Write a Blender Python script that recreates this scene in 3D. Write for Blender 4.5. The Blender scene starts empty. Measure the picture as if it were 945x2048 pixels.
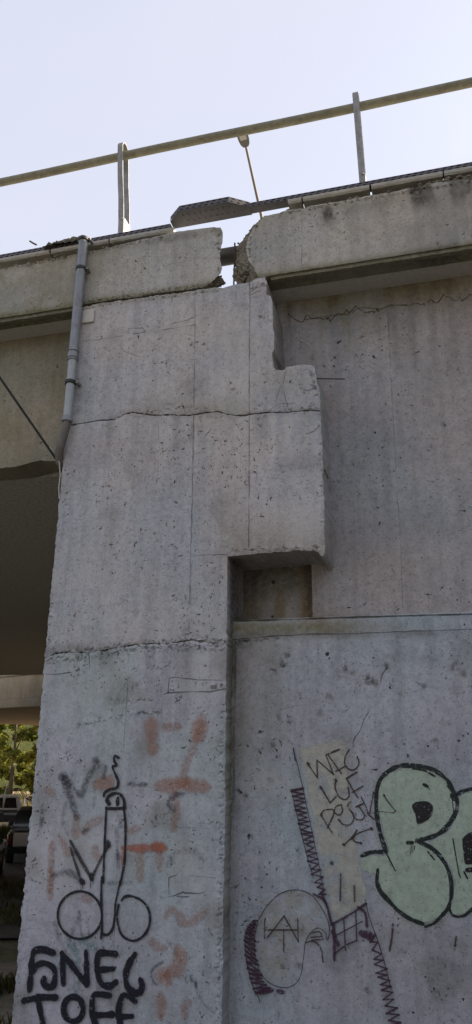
import bpy, bmesh, math, random
import numpy as np
from mathutils import Vector, Matrix, noise
from mathutils.geometry import delaunay_2d_cdt

scene = bpy.context.scene
COL = scene.collection
rad = math.radians

# ------------------------------------------------------------------ camera
F_PX, PITCH, ROLL, YAW = 1480.0, rad(18.3), rad(0.71), rad(15.6)
CAM = np.array([0.0, -6.2, 3.3])
_fw = np.array([-math.sin(YAW), math.cos(YAW), 0.0])
_rt = np.array([math.cos(YAW), math.sin(YAW), 0.0])
_up = np.array([0.0, 0.0, 1.0])
FWD = _fw * math.cos(PITCH) + _up * math.sin(PITCH)
_u2 = _up * math.cos(PITCH) - _fw * math.sin(PITCH)
RGT = _rt * math.cos(ROLL) + _u2 * math.sin(ROLL)
UPV = _u2 * math.cos(ROLL) - _rt * math.sin(ROLL)
cam_d = bpy.data.cameras.new('camera')
cam_d.sensor_fit = 'VERTICAL'
cam_d.sensor_height = 36.0
cam_d.lens = F_PX / 2048.0 * 36.0
cam_d.clip_start = 0.05
cam_d.clip_end = 3000
cam = bpy.data.objects.new('camera', cam_d)
COL.objects.link(cam)
m = Matrix(((RGT[0], UPV[0], -FWD[0], CAM[0]), (RGT[1], UPV[1], -FWD[1], CAM[1]),
            (RGT[2], UPV[2], -FWD[2], CAM[2]), (0, 0, 0, 1)))
cam.matrix_world = m
scene.camera = cam

# ------------------------------------------------------------------ sky, sun, exposure
SUN_EL, SUN_AZ = rad(22), rad(66)          # azimuth measured from +Y towards +X: behind the bridge
world = bpy.data.worlds.new('World')
scene.world = world
world.use_nodes = True
wn = world.node_tree
wn.nodes.clear()
sky = wn.nodes.new('ShaderNodeTexSky')
sky.sky_type = 'NISHITA'
sky.sun_disc = False
sky.sun_elevation = SUN_EL
sky.sun_rotation = SUN_AZ
sky.air_density = 1.0
sky.dust_density = 6.0
sky.ozone_density = 1.5
bg = wn.nodes.new('ShaderNodeBackground')
bg.inputs['Strength'].default_value = 0.13
wo = wn.nodes.new('ShaderNodeOutputWorld')
# thin even veil of high cloud over the clear sky
hs = wn.nodes.new('ShaderNodeHueSaturation'); hs.inputs['Saturation'].default_value = 0.7
veil = wn.nodes.new('ShaderNodeMix'); veil.data_type = 'RGBA'
# (the veil is a little uneven, in broad soft bands)
tcw = wn.nodes.new('ShaderNodeTexCoord'); mpw = wn.nodes.new('ShaderNodeMapping'); mpw.inputs['Scale'].default_value = (1.2, 2.6, 3.2); mpw.inputs['Rotation'].default_value = (0.4, 0.5, 0.6)
nzw = wn.nodes.new('ShaderNodeTexNoise'); nzw.inputs['Scale'].default_value = 1.4; nzw.inputs['Detail'].default_value = 5; nzw.inputs['Roughness'].default_value = .45
rpw = wn.nodes.new('ShaderNodeMapRange'); rpw.inputs['From Min'].default_value = .3; rpw.inputs['From Max'].default_value = .7; rpw.inputs['To Min'].default_value = .58; rpw.inputs['To Max'].default_value = .90
wn.links.new(tcw.outputs['Generated'], mpw.inputs[0]); wn.links.new(mpw.outputs[0], nzw.inputs['Vector']); wn.links.new(nzw.outputs[0], rpw.inputs[0]); wn.links.new(rpw.outputs[0], veil.inputs[0])
veil.inputs[7].default_value = (1.55, 1.56, 1.80, 1)
wn.links.new(sky.outputs[0], hs.inputs['Color'])
wn.links.new(hs.outputs[0], veil.inputs[6])
wn.links.new(veil.outputs[2], bg.inputs[0])
wn.links.new(bg.outputs[0], wo.inputs[0])
sun_d = bpy.data.lights.new('sun', 'SUN')
sun_d.energy = 4.0
sun_d.angle = rad(0.5)
sun_d.color = (1.0, 0.86, 0.66)
sun = bpy.data.objects.new('sun', sun_d)
COL.objects.link(sun)
to_sun = Vector((math.sin(SUN_AZ) * math.cos(SUN_EL), math.cos(SUN_AZ) * math.cos(SUN_EL), math.sin(SUN_EL)))
sun.rotation_euler = to_sun.to_track_quat('Z', 'Y').to_euler()
sun.location = (20, 20, 40)
vs = scene.view_settings
vs.view_transform = 'Standard'
vs.look = 'None'
vs.gamma = 1.0
vs.use_curve_mapping = False
vs.exposure = 1.98

# ------------------------------------------------------------------ helpers
def ray(px, py):
    return RGT * (px - 472.5) / F_PX - UPV * (py - 1024.0) / F_PX + FWD
def at(px, py, Y=0.0):
    """survey point: where a sight line meets the vertical plane y = Y"""
    d = ray(px, py)
    return CAM + d * ((Y - CAM[1]) / d[1])
def xz(px, py, Y=0.0):
    p = at(px, py, Y)
    return (p[0], p[2])
def project(x, y, z):
    """arrays of world points -> survey coordinates (used to place stains)"""
    d = np.stack([x - CAM[0], y - CAM[1], z - CAM[2]], -1)
    w = d @ FWD
    return 472.5 + F_PX * (d @ RGT) / w, 1024 - F_PX * (d @ UPV) / w

LOC = {}
def tag(o, label=None, cat=None, group=None, kind=None):
    if label: o['label'] = label
    if cat: o['category'] = cat
    if group: o['group'] = group
    if kind: o['kind'] = kind
    return o
def thing(name, loc, label, cat, group=None, rotz=0):
    o = bpy.data.objects.new(name, None)
    o.empty_display_size = 0.3
    COL.objects.link(o)
    o.location = loc
    o.rotation_euler = (0, 0, rotz)
    LOC[o.name] = Vector(loc)
    return tag(o, label, cat, group)
def root_loc(parent):
    v = Vector((0, 0, 0))
    while parent is not None:
        v += parent.location
        parent = parent.parent
    return v
def mesh_obj(name, verts, faces, mat, parent=None, smooth=False, sharp=None, local=False, attrs=None):
    """one mesh object; verts are world coordinates unless local"""
    me = bpy.data.meshes.new(name)
    off = Vector((0, 0, 0)) if (local or parent is None) else root_loc(parent)
    me.from_pydata([(v[0] - off[0], v[1] - off[1], v[2] - off[2]) for v in verts], [], faces)
    if mat: me.materials.append(mat)
    if attrs:
        for an, vals in attrs.items():
            vals = np.asarray(vals, dtype=np.float32)
            if vals.ndim == 2:
                a = me.attributes.new(an, 'FLOAT_COLOR', 'POINT')
                a.data.foreach_set('color', vals.ravel())
            else:
                a = me.attributes.new(an, 'FLOAT', 'POINT')
                a.data.foreach_set('value', vals)
    if smooth:
        me.shade_smooth()
        if sharp: me.set_sharp_from_angle(angle=rad(sharp))
    me.update()
    o = bpy.data.objects.new(name, me)
    COL.objects.link(o)
    if parent is not None: o.parent = parent
    return o
class MB:
    """collects simple shapes into one mesh"""
    def __init__(s): s.v = []; s.f = []
    def add(s, vs_, fs):
        b = len(s.v); s.v += [tuple(v) for v in vs_]; s.f += [tuple(i + b for i in f) for f in fs]; return s
    def box(s, c, d, rz=0, bev=0.0):
        bm = bmesh.new(); bmesh.ops.create_cube(bm, size=1)
        for v in bm.verts: v.co = Vector((v.co.x * d[0], v.co.y * d[1], v.co.z * d[2]))
        if bev: bmesh.ops.bevel(bm, geom=list(bm.edges), offset=bev, segments=2, affect='EDGES', profile=.5)
        M = Matrix.Translation(c) @ Matrix.Rotation(rz, 4, 'Z')
        bm.verts.ensure_lookup_table()
        vs_ = [M @ v.co for v in bm.verts]
        fs = [[v.index for v in f.verts] for f in bm.faces]
        bm.free()
        return s.add(vs_, fs)
    def tube(s, pts, r, n=10, cap=True):
        pts = [Vector(p) for p in pts]; rings = []
        rr = r if isinstance(r, (list, tuple)) else [r] * len(pts)
        prev = None
        for i, p in enumerate(pts):
            t = (pts[min(i + 1, len(pts) - 1)] - pts[max(i - 1, 0)]).normalized()
            if prev is None:
                a = t.orthogonal().normalized()
            else:
                a = (prev - t * prev.dot(t)).normalized()
            prev = a; b = t.cross(a)
            rings.append([p + (a * math.cos(2 * math.pi * k / n) + b * math.sin(2 * math.pi * k / n)) * rr[i] for k in range(n)])
        vs_ = [v for rg in rings for v in rg]
        fs = [(i * n + k, i * n + (k + 1) % n, (i + 1) * n + (k + 1) % n, (i + 1) * n + k) for i in range(len(pts) - 1) for k in range(n)]
        if cap:
            fs.append(tuple(range(n - 1, -1, -1))); fs.append(tuple((len(pts) - 1) * n + k for k in range(n)))
        return s.add(vs_, fs)
    def prism(s, prof, y0, y1, axis='x'):
        """profile (a,z) extruded along the third axis"""
        n = len(prof)
        f = (lambda a, z, t: (t, a, z)) if axis == 'x' else (lambda a, z, t: (a, t, z))
        vs_ = [f(a, z, y0) for a, z in prof] + [f(a, z, y1) for a, z in prof]
        fs = [(i, (i + 1) % n, n + (i + 1) % n, n + i) for i in range(n)] + [tuple(range(n))[::-1], tuple(range(n, 2 * n))]
        return s.add(vs_, fs)
    def lathe(s, c, prof, n=16, axis='z'):
        vs_ = []
        for r, h in prof:
            for k in range(n):
                a = 2 * math.pi * k / n
                if axis == 'z': vs_.append((c[0] + r * math.cos(a), c[1] + r * math.sin(a), c[2] + h))
                else: vs_.append((c[0] + h, c[1] + r * math.cos(a), c[2] + r * math.sin(a)))
        fs = [(i * n + k, i * n + (k + 1) % n, (i + 1) * n + (k + 1) % n, (i + 1) * n + k) for i in range(len(prof) - 1) for k in range(n)]
        fs.append(tuple(range(n - 1, -1, -1))); fs.append(tuple((len(prof) - 1) * n + k for k in range(n)))
        return s.add(vs_, fs)
    def build(s, name, mat, parent=None, smooth=False, sharp=40, local=False):
        o = mesh_obj(name, s.v, s.f, mat, parent, smooth, sharp, local)
        bm = bmesh.new(); bm.from_mesh(o.data); bmesh.ops.recalc_face_normals(bm, faces=bm.faces); bm.to_mesh(o.data); bm.free()
        return o

# ------------------------------------------------------------------ materials
class NT:
    def __init__(s, name):
        s.mat = bpy.data.materials.new(name); s.mat.use_nodes = True
        s.t = s.mat.node_tree; s.t.nodes.clear()
        s.out = s.t.nodes.new('ShaderNodeOutputMaterial')
    def n(s, kind, **kw):
        nd = s.t.nodes.new('ShaderNode' + kind)
        for k, v in kw.items():
            if k.startswith('i_'):
                key = k[2:]
                nd.inputs[int(key) if key.isdigit() else key.replace('_', ' ')].default_value = v
            else: setattr(nd, k, v)
        return nd
    def l(s, a, b): s.t.links.new(a, b)
    def pos(s, scale=(1, 1, 1)):
        g = s.n('NewGeometry'); mp = s.n('Mapping'); mp.inputs['Scale'].default_value = scale
        s.l(g.outputs['Position'], mp.inputs['Vector']); return mp.outputs[0]
    def noise(s, vec, scale, detail=4, rough=.55, off=0):
        nd = s.n('TexNoise'); nd.inputs['Scale'].default_value = scale; nd.inputs['Detail'].default_value = detail
        nd.inputs['Roughness'].default_value = rough
        if off:
            ad = s.n('VectorMath', operation='ADD'); ad.inputs[1].default_value = (off, off * .7, off * 1.3)
            s.l(vec, ad.inputs[0]); vec = ad.outputs[0]
        s.l(vec, nd.inputs['Vector']); return nd.outputs['Fac']
    def ramp(s, fac, stops):
        r = s.n('ValToRGB'); e = r.color_ramp.elements
        while len(e) > 1: e.remove(e[-1])
        e[0].position = stops[0][0]; e[0].color = (*stops[0][1], 1) if not isinstance(stops[0][1], float) else (stops[0][1],) * 3 + (1,)
        for p, c in stops[1:]:
            q = e.new(p); q.color = (*c, 1) if not isinstance(c, float) else (c, c, c, 1)
        s.l(fac, r.inputs[0]); return r.outputs[0]
    def mix(s, fac, a, b, mode='MIX'):
        mx = s.n('Mix', data_type='RGBA', blend_type=mode)
        for sock, v in ((mx.inputs[0], fac), (mx.inputs[6], a), (mx.inputs[7], b)):
            if hasattr(v, 'links'): s.l(v, sock)
            elif isinstance(v, (int, float)): sock.default_value = v
            else: sock.default_value = (*v, 1)
        return mx.outputs[2]
    def math(s, op, a, b=None, c=None):
        nd = s.n('Math', operation=op)
        for i, v in enumerate((a, b, c)):
            if v is None: continue
            if hasattr(v, 'links'): s.l(v, nd.inputs[i])
            else: nd.inputs[i].default_value = v
        return nd.outputs[0]
    def bsdf(s, col, rough=.8, metal=0.0, bump=None, bstr=.3, bdist=.01, spec=.5):
        b = s.n('BsdfPrincipled')
        for k, v in (('Base Color', col), ('Roughness', rough), ('Metallic', metal)):
            if hasattr(v, 'links'): s.l(v, b.inputs[k])
            elif k == 'Base Color': b.inputs[k].default_value = (*v, 1)
            else: b.inputs[k].default_value = v
        b.inputs['Specular IOR Level'].default_value = spec
        if bump is not None:
            bp = s.n('Bump'); bp.inputs['Strength'].default_value = bstr; bp.inputs['Distance'].default_value = bdist
            s.l(bump, bp.inputs['Height']); s.l(bp.outputs[0], b.inputs['Normal'])
        return b
    def done(s, b): s.l(b.outputs[0], s.out.inputs[0]); return s.mat

def concrete(name, c1, c2, streak=.5, off=0, rough_b=.35, tint=(.9, .95, 1.0), tint2=(1.04, .99, .95), spec=.25):
    t = NT(name); p = t.pos()
    n1 = t.noise(p, 1.6, 5, .6, off)
    base = t.ramp(n1, [(.3, c1), (.7, c2)])
    # colour patches of the cement
    base = t.mix(1.0, base, t.ramp(t.noise(p, .9, 3, .5, off + 7), [(.35, tint), (.62, tint2)]), 'MULTIPLY')
    # run-off streaks
    ps = t.pos((7, 7, .55))
    st = t.ramp(t.noise(ps, 1.6, 5, .6, off + 3), [(.35, .72), (.55, 1.0), (.75, 1.1)])
    base = t.mix(streak, base, st, 'MULTIPLY')
    # mottling and sand grain
    base = t.mix(.8, base, t.ramp(t.noise(p, 14, 6, .7, off + 5), [(.3, .76), (.5, 1.0), (.7, 1.14)]), 'MULTIPLY')
    base = t.mix(.7, base, t.ramp(t.noise(p, 140, 3, .7), [(.3, .7), (.5, 1.0), (.72, 1.2)]), 'MULTIPLY')
    base = t.mix(.9, base, t.ramp(t.noise(p, 38, 5, .8, off + 21), [(.3, .68), (.47, .98), (.6, 1.04), (.75, 1.22)]), 'MULTIPLY')
    # dark flecks
    fl = t.ramp(t.noise(p, 55, 2, .5, off + 11), [(.64, 0.0), (.70, 1.0)])
    base = t.mix(t.math('MULTIPLY', fl, .6), base, (.06, .058, .055))
    at_ = t.n('Attribute', attribute_name='stain')
    sep = t.n('SeparateColor'); t.l(at_.outputs['Color'], sep.inputs[0])
    nz = t.ramp(t.noise(p, 22, 5, .7, off + 2), [(.28, .0), (.62, 1.0)])
    def lay(base, ch, col, k=1.0):
        f = t.math('MULTIPLY', t.math('MULTIPLY', ch, nz), k)
        f2 = t.math('ADD', t.math('MULTIPLY', ch, .45), t.math('MULTIPLY', f, .55))
        f2.node.use_clamp = True
        return t.mix(f2, base, col)
    base = lay(base, sep.outputs[0], (.17, .085, .035))
    base = lay(base, sep.outputs[1], (.135, .125, .06))
    base = lay(base, sep.outputs[2], (.055, .05, .042))
    base = lay(base, at_.outputs['Alpha'], (.46, .45, .42))
    hb = t.math('ADD', t.math('MULTIPLY', t.noise(p, 45, 6, .75), .6), t.math('MULTIPLY', t.noise(p, 260, 2, .6), .25))
    hb = t.math('ADD', hb, t.math('MULTIPLY', t.noise(p, 9, 4, .6, off + 4), .5))
    return t.done(t.bsdf(base, .92, 0, hb, rough_b, .012, spec))

M_PIER = concrete('pier_concrete', (.362, .358, .362), (.432, .424, .426), .45)
M_PIERL = concrete('pier_concrete_lower_skylit', (.330, .342, .354), (.405, .414, .424), .45, 1.7, .35, (.92, 1.0, .99), (1.0, .97, 1.02))  # blue sky light on the lower lift is put into its colour
M_WALLC = concrete('wall_concrete_lower_skylit', (.298, .316, .34), (.37, .385, .41), .5, 8.1, .35, (.93, 1.0, 1.0), (1.01, .975, .98))  # cool tint paints blue sky light into the lower wall
M_PARA = concrete('parapet_concrete', (.32, .31, .285), (.40, .388, .355), .5, 3.1)
M_WALL = concrete('wall_concrete', (.285, .28, .284), (.35, .343, .345), .5, 6.3)
M_GIRD = concrete('girder_concrete', (.24, .225, .185), (.31, .29, .24), .6, 9.7)
M_SHADE = concrete('shade_dark_concrete', (.022, .020, .02), (.036, .033, .032), .7, 15.1, spec=0.0)  # deep shade under the deck put into a near-black concrete colour
M_FARB = concrete('far_bridge_concrete', (.25, .23, .20), (.36, .34, .30), .9, 12.3)
def rubble_mat():
    t = NT('broken_aggregate'); p = t.pos()
    v = t.n('TexVoronoi'); v.inputs['Scale'].default_value = 38; t.l(p, v.inputs['Vector'])
    c = t.mix(.5, t.ramp(t.noise(p, 25, 5, .7), [(.3, (.12, .105, .075)), (.7, (.30, .275, .22))]), t.ramp(v.outputs['Distance'], [(0, (.36, .33, .27)), (.6, (.1, .09, .07))]))
    h = t.math('SUBTRACT', t.noise(p, 60, 4, .7), v.outputs['Distance'])
    return t.done(t.bsdf(c, .95, 0, h, .8, .02, .2))
M_RUB = rubble_mat()
def simple(name, col, rough=.6, metal=0.0, var=.15, sc=20, bstr=.1, spec=.5, rust=0.0):
    t = NT(name); p = t.pos()
    k = t.ramp(t.noise(p, sc, 5, .65), [(.3, 1 - var), (.7, 1 + var)])
    c = t.mix(1.0, col, k, 'MULTIPLY')
    c = t.mix(.5, c, t.ramp(t.noise(p, sc * 7, 3, .6), [(.3, 1 - var), (.7, 1 + var)]), 'MULTIPLY')
    if rust:
        c = t.mix(t.math('MULTIPLY', t.ramp(t.noise(p, 7, 7, .75, 3), [(.52, 0.0), (.68, 1.0)]), rust), c, (.09, .055, .03))
        c = t.mix(rust * .6, c, t.ramp(t.noise(t.pos((14, 14, 1.2)), 1.5, 5, .65, 6), [(.35, .55), (.6, 1.05)]), 'MULTIPLY')
    return t.done(t.bsdf(c, rough, metal, t.noise(p, sc * 3, 4), bstr, .004, spec))
M_GALV = simple('galvanised_steel', (.24, .24, .24), .6, .2, .2, 14, rust=.6)
M_RAIL = simple('weathered_rail_paint', (.20, .19, .13), .7, 0, .2, 9, rust=.6)
M_TRAY = simple('tray_steel', (.075, .073, .085), .7, 0, .22, 25, rust=.15)
M_PIPE = simple('grey_plastic_pipe', (.195, .215, .24), .5, 0, .12, 12, rust=.6)
M_PIPE2 = simple('brown_grey_pipe', (.10, .09, .08), .6, 0, .2, 15)
M_COND = simple('dark_conduit', (.03, .03, .033), .6, 0, .15, 15)
M_BLACK = simple('black_rubber', (.015, .015, .016), .6, 0, .2, 20)
M_REBAR = simple('rusty_bar', (.05, .035, .028), .8, .2, .3, 60)
M_LAMP = simple('lamp_grey', (.085, .08, .075), .6, 0, .1, 10)
M_LENS = simple('lamp_lens', (.3, .29, .25), .25, 0, .05, 10)
M_WIRE = simple('white_wire', (.35, .34, .32), .6, 0, .1, 30)
def paint_mat(name, col, rough=.25):
    t = NT(name); p = t.pos()
    c = t.mix(.6, col, t.ramp(t.noise(p, 5, 5, .6), [(.3, .8), (.7, 1.1)]), 'MULTIPLY')
    b = t.bsdf(c, rough, .0, None); b.inputs['Coat Weight'].default_value = .6
    return t.done(b)
M_CARG = paint_mat('graphite_paint', (.02, .02, .022))
M_CARW = paint_mat('white_paint', (.6, .59, .56))
M_CARS = paint_mat('taupe_paint', (.5, .43, .37), .45)
M_CARB = paint_mat('black_green_paint', (.008, .013, .013))
M_GLASS = paint_mat('dark_glass', (.012, .012, .014), .08)
M_TYRE = simple('tyre', (.014, .014, .014), .85)
M_RIM = simple('rim', (.3, .3, .3), .35, .8)
M_REDL = paint_mat('red_lamp_plastic', (.12, .01, .008), .2)
M_PLATE = simple('number_plate', (.5, .5, .48), .5)
M_CHROME = simple('chrome', (.6, .6, .6), .15, 1.0, .03)

# ------------------------------------------------------------------ concrete panels with real relief
def undul(x, z):
    return .0045 * noise.noise(Vector((x * 1.3, z * 1.3, 3.3))) + .0015 * noise.noise(Vector((x * 9, z * 9, 1.7)))
def densify(pts, step):
    out = [pts[0]]
    for a, b in zip(pts[:-1], pts[1:]):
        n = max(1, int(math.hypot(b[0] - a[0], b[1] - a[1]) / step))
        for k in range(1, n + 1): out.append((a[0] + (b[0] - a[0]) * k / n, a[1] + (b[1] - a[1]) * k / n))
    return out
def inside(px, pz, poly):
    c = np.zeros(len(px), bool)
    n = len(poly)
    for i in range(n):
        x0, z0 = poly[i]; x1, z1 = poly[i - 1]
        hit = ((z0 > pz) != (z1 > pz))
        with np.errstate(divide='ignore', invalid='ignore'):
            xc = (x1 - x0) * (pz - z0) / (z1 - z0) + x0
        c ^= hit & (px < xc)
    return c
def near_line(px, pz, line):
    d = np.full(len(px), 9.0)
    for (x0, z0), (x1, z1) in zip(line[:-1], line[1:]):
        dx, dz = x1 - x0, z1 - z0; L = dx * dx + dz * dz + 1e-12
        t = np.clip(((px - x0) * dx + (pz - z0) * dz) / L, 0, 1)
        d = np.minimum(d, np.hypot(px - x0 - t * dx, pz - z0 - t * dz))
    return d
def panel(name, outline, y0, depth, mat, parent, cracks=(), rough=(), pits=0, pit_r=(.003, .009), pit_box=None,
          res=.03, seed=1, stain=None, wear=.006, flare=None, rings=4, label=None, holes=(), broken=None):
    """outline: list of (x, z, jag) -> block with a modelled front face: cracks are grooves, air holes are pits"""
    rng = random.Random(seed); nr = np.random.default_rng(seed)
    # ragged boundary
    bnd, jg = [], []
    n = len(outline)
    for i in range(n):
        a = outline[i]; b = outline[(i + 1) % n]; j = a[2] if len(a) > 2 else .002
        L = math.hypot(b[0] - a[0], b[1] - a[1]); step = .03 if j < .006 else .014
        k = max(1, int(L / step))
        nx, nz = -(b[1] - a[1]) / (L + 1e-9), (b[0] - a[0]) / (L + 1e-9)
        for q in range(k):
            t = q / k; x = a[0] + (b[0] - a[0]) * t; z = a[1] + (b[1] - a[1]) * t
            o = j * (noise.noise(Vector((x * 9, z * 9, seed))) * 1.1 + noise.noise(Vector((x * 34, z * 34, seed + 5))) * .8) if 0 < q else 0
            bnd.append((x + nx * o, z + nz * o)); jg.append(j)
    P = list(bnd); D = [0.0] * len(bnd)
    for i in range(len(bnd)):
        D[i] = (wear * abs(noise.noise(Vector((bnd[i][0] * 14, bnd[i][1] * 14, seed + 2)))) + jg[i] * .7 * rng.random())
    bx = np.array(bnd)
    keep_out = []                                   # (x, z, r)
    extra, ed = [], []
    # cracks
    clines = []
    for line, w, dep, jag in cracks:
        ln = densify(line, max(.011, w * .9))
        lj = []
        for x, z in ln:
            lj.append((x + jag * (noise.noise(Vector((x * 12, z * 12, seed + 9))) + .7 * noise.noise(Vector((x * 40, z * 40, seed)))),
                       z + jag * (noise.noise(Vector((x * 12, z * 12, seed + 19))) + .7 * noise.noise(Vector((x * 40, z * 40, seed + 4))))))
        clines.append((lj, w))
        for i in range(len(lj)):
            a = lj[max(i - 1, 0)]; b = lj[min(i + 1, len(lj) - 1)]
            L = math.hypot(b[0] - a[0], b[1] - a[1]) + 1e-9
            nx, nz = -(b[1] - a[1]) / L, (b[0] - a[0]) / L
            v = noise.noise(Vector((lj[i][0] * 5, lj[i][1] * 5, seed + 31)))
            ww = w * (.75 + .6 * max(-.6, v)) ; dd = dep * max(.12, .75 + 1.1 * v)
            for o, q in ((-1, 0), (-.35, .85), (.35, 1), (1, 0)):
                extra.append((lj[i][0] + nx * ww * o, lj[i][1] + nz * ww * o)); ed.append(dd * q)
    # grid
    x0, z0 = bx.min(0); x1, z1 = bx.max(0)
    gx, gz = np.meshgrid(np.arange(x0, x1, res), np.arange(z0, z1, res))
    gx = gx.ravel() + nr.uniform(-.3, .3, gx.size) * res; gz = gz.ravel() + nr.uniform(-.3, .3, gz.size) * res
    gd = np.zeros(gx.size)
    # rough honeycombed bands
    for line, w, amp in rough:
        la = np.array(line); cnt = int(sum(np.hypot(*(la[1:] - la[:-1]).T)) * w * 2 / (.011 ** 2))
        seg = np.hypot(*(la[1:] - la[:-1]).T); cum = np.r_[0, np.cumsum(seg)]
        tt = nr.uniform(0, cum[-1], cnt); ii = np.clip(np.searchsorted(cum, tt) - 1, 0, len(seg) - 1)
        fr = ((tt - cum[ii]) / seg[ii])[:, None]
        base = la[ii] + (la[ii + 1] - la[ii]) * fr + nr.normal(0, w * .55, (cnt, 2))
        dn = np.abs(near_line(base[:, 0], base[:, 1], line)) / w
        h = np.array([noise.noise(Vector((x * 30, z * 30, seed + 3))) + .6 * noise.noise(Vector((x * 75, z * 75, seed))) for x, z in base])
        gx = np.r_[gx, base[:, 0]]; gz = np.r_[gz, base[:, 1]]
        gd = np.r_[gd, amp * 2.0 * np.clip(h, -.12, 1.0) * np.exp(-dn ** 2)]
    ok = inside(gx, gz, bnd)
    gx, gz, gd = gx[ok], gz[ok], gd[ok]
    # keep clear of the boundary and of the cracks
    def thin(gx, gz, pts, r):
        """keep-mask of grid points farther than about r from pts (raster look-up)"""
        c = r / 2.0; W = int((x1 - x0) / c) + 12; H = int((z1 - z0) / c) + 12
        m_ = np.zeros((H, W), bool); q = np.array(pts)
        ix = np.clip(((q[:, 0] - x0) / c).astype(int) + 5, 3, W - 4); iz = np.clip(((q[:, 1] - z0) / c).astype(int) + 5, 3, H - 4)
        for da in (-2, -1, 0, 1, 2):
            for db in (-2, -1, 0, 1, 2):
                if abs(da) + abs(db) < 4: m_[iz + da, ix + db] = True
        return ~m_[np.clip(((gz - z0) / c).astype(int) + 5, 0, H - 1), np.clip(((gx - x0) / c).astype(int) + 5, 0, W - 1)]
    k = thin(gx, gz, bnd, .008); gx, gz, gd = gx[k], gz[k], gd[k]
    if extra:
        ex = np.array(extra); eo = inside(ex[:, 0], ex[:, 1], bnd); ex = ex[eo]; ed = list(np.array(ed)[eo])
        extra = [tuple(q) for q in ex]
        k = thin(np.array([e[0] for e in extra]), np.array([e[1] for e in extra]), bnd, .004) if extra else []
        extra = [e for e, q in zip(extra, k) if q]; ed = [e for e, q in zip(ed, k) if q]
        if extra:
            k = thin(gx, gz, extra, .007); gx, gz, gd = gx[k], gz[k], gd[k]
    # air holes
    pv, pd_ = [], []; centers = []
    todo = [(h[0], h[1], h[2]) for h in holes]
    cand = 0
    while len(todo) < pits + len(holes) and cand < pits * 14:
        cand += 1
        b = pit_box or (x0, z0, x1, z1)
        x = rng.uniform(b[0], b[2]); z = rng.uniform(b[1], b[3])
        dens = noise.noise(Vector((x * 1.6, z * 1.6, seed + 40))) + .5 * noise.noise(Vector((x * 5, z * 5, seed + 44)))
        if rng.random() > .18 + 1.5 * dens: continue
        r = pit_r[0] + (pit_r[1] - pit_r[0]) * rng.random() ** 3.2
        todo.append((x, z, r))
    hp = {}
    for x, z in extra + bnd: hp.setdefault((int(x // .02), int(z // .02)), []).append((x, z, .0))
    ta = np.array(todo) if todo else np.zeros((0, 3))
    tin = inside(ta[:, 0], ta[:, 1], bnd) if todo else []
    for (x, z, r), okp in zip(todo, tin):
        if not okp: continue
        cx, cz = int(x // .02), int(z // .02)
        R = 2 if r > .012 else 1
        bad = False
        for a in range(-R, R + 1):
            for b in range(-R, R + 1):
                for q in hp.get((cx + a, cz + b), ()):
                    if math.hypot(q[0] - x, q[1] - z) < r * 1.25 + q[2] * 1.25 + .003: bad = True
        if bad: continue
        hp.setdefault((cx, cz), []).append((x, z, r)); centers.append((x, z, r))
        s0 = rng.random() * 6; el = rng.uniform(.9, 1.1)
        for rr, dd in ((1.0, 0), (.85, 2.0)):
            for q in range(7):
                a = s0 + 2 * math.pi * q / 7; w_ = rr * r * rng.uniform(.85, 1.12)
                pv.append((x + math.cos(a) * w_ * el, z + math.sin(a) * w_ / el)); pd_.append(dd * r)
        pv.append((x, z)); pd_.append(3.0 * r)
    if centers:
        kk = np.ones(len(gx), bool)
        cell = {}
        for i in range(len(gx)): cell.setdefault((int(gx[i] // .03), int(gz[i] // .03)), []).append(i)
        for x, z, r in centers:
            cx, cz = int(x // .03), int(z // .03)
            for a in (-1, 0, 1):
                for b in (-1, 0, 1):
                    for i in cell.get((cx + a, cz + b), ()):
                        if math.hypot(gx[i] - x, gz[i] - z) < r * 1.6 + .003: kk[i] = False
        gx, gz, gd = gx[kk], gz[kk], gd[kk]
    P += list(zip(gx, gz)) + extra + pv
    D += list(gd) + list(ed) + pd_
    nb = len(bnd)
    res_ = delaunay_2d_cdt([Vector((p[0], p[1])) for p in P], [(i, (i + 1) % nb) for i in range(nb)], [], 1, 1e-6)
    ov, oe, of, orig = res_[0], res_[1], res_[2], res_[3]
    dep = np.zeros(len(ov)); inv = {}
    for i, o in enumerate(orig):
        if o: dep[i] = max(D[q] for q in o)
        for q in o: inv[q] = i
    V = [(v.x, y0 + undul(v.x, v.y) + dep[i], v.y) for i, v in enumerate(ov)]
    Fc = []
    for f in of:
        a, b, c = (ov[i] for i in f)
        ar = (b.x - a.x) * (c.y - a.y) - (c.x - a.x) * (b.y - a.y)
        Fc.append(tuple(f) if ar > 0 else tuple(reversed(f)))
    # sides, ring after ring into the depth
    prev = [inv.get(i) for i in range(nb)]
    ids = [i for i in range(nb) if prev[i] is not None]
    area = sum(bnd[i - 1][0] * bnd[i][1] - bnd[i][0] * bnd[i - 1][1] for i in range(nb))
    last = [prev[i] for i in ids]
    brk = []
    for rk in range(1, rings + 1):
        t = rk / rings; cur = []
        for i in ids:
            x, z = bnd[i]; a = min(jg[i], .03) * (1.3 if jg[i] > .0095 else .25)
            ox = a * noise.noise(Vector((x * 20, z * 20, t * 6 + seed))); oz = a * noise.noise(Vector((x * 20 + 9, z * 20, t * 6 + seed)))
            if flare:
                fx, fz = flare(x, z, t, jg[i]); ox += fx; oz += fz
            V.append((x + ox, y0 + depth * t, z + oz)); cur.append(len(V) - 1)
        m_ = len(ids)
        for q in range(m_):
            qa, qb = q, (q + 1) % m_
            fc = (last[qa], cur[qa], cur[qb], last[qb])
            if broken is not None and jg[ids[qa]] >= broken: brk.append(len(Fc))
            Fc.append(fc if area > 0 else tuple(reversed(fc)))
        last = cur
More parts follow.
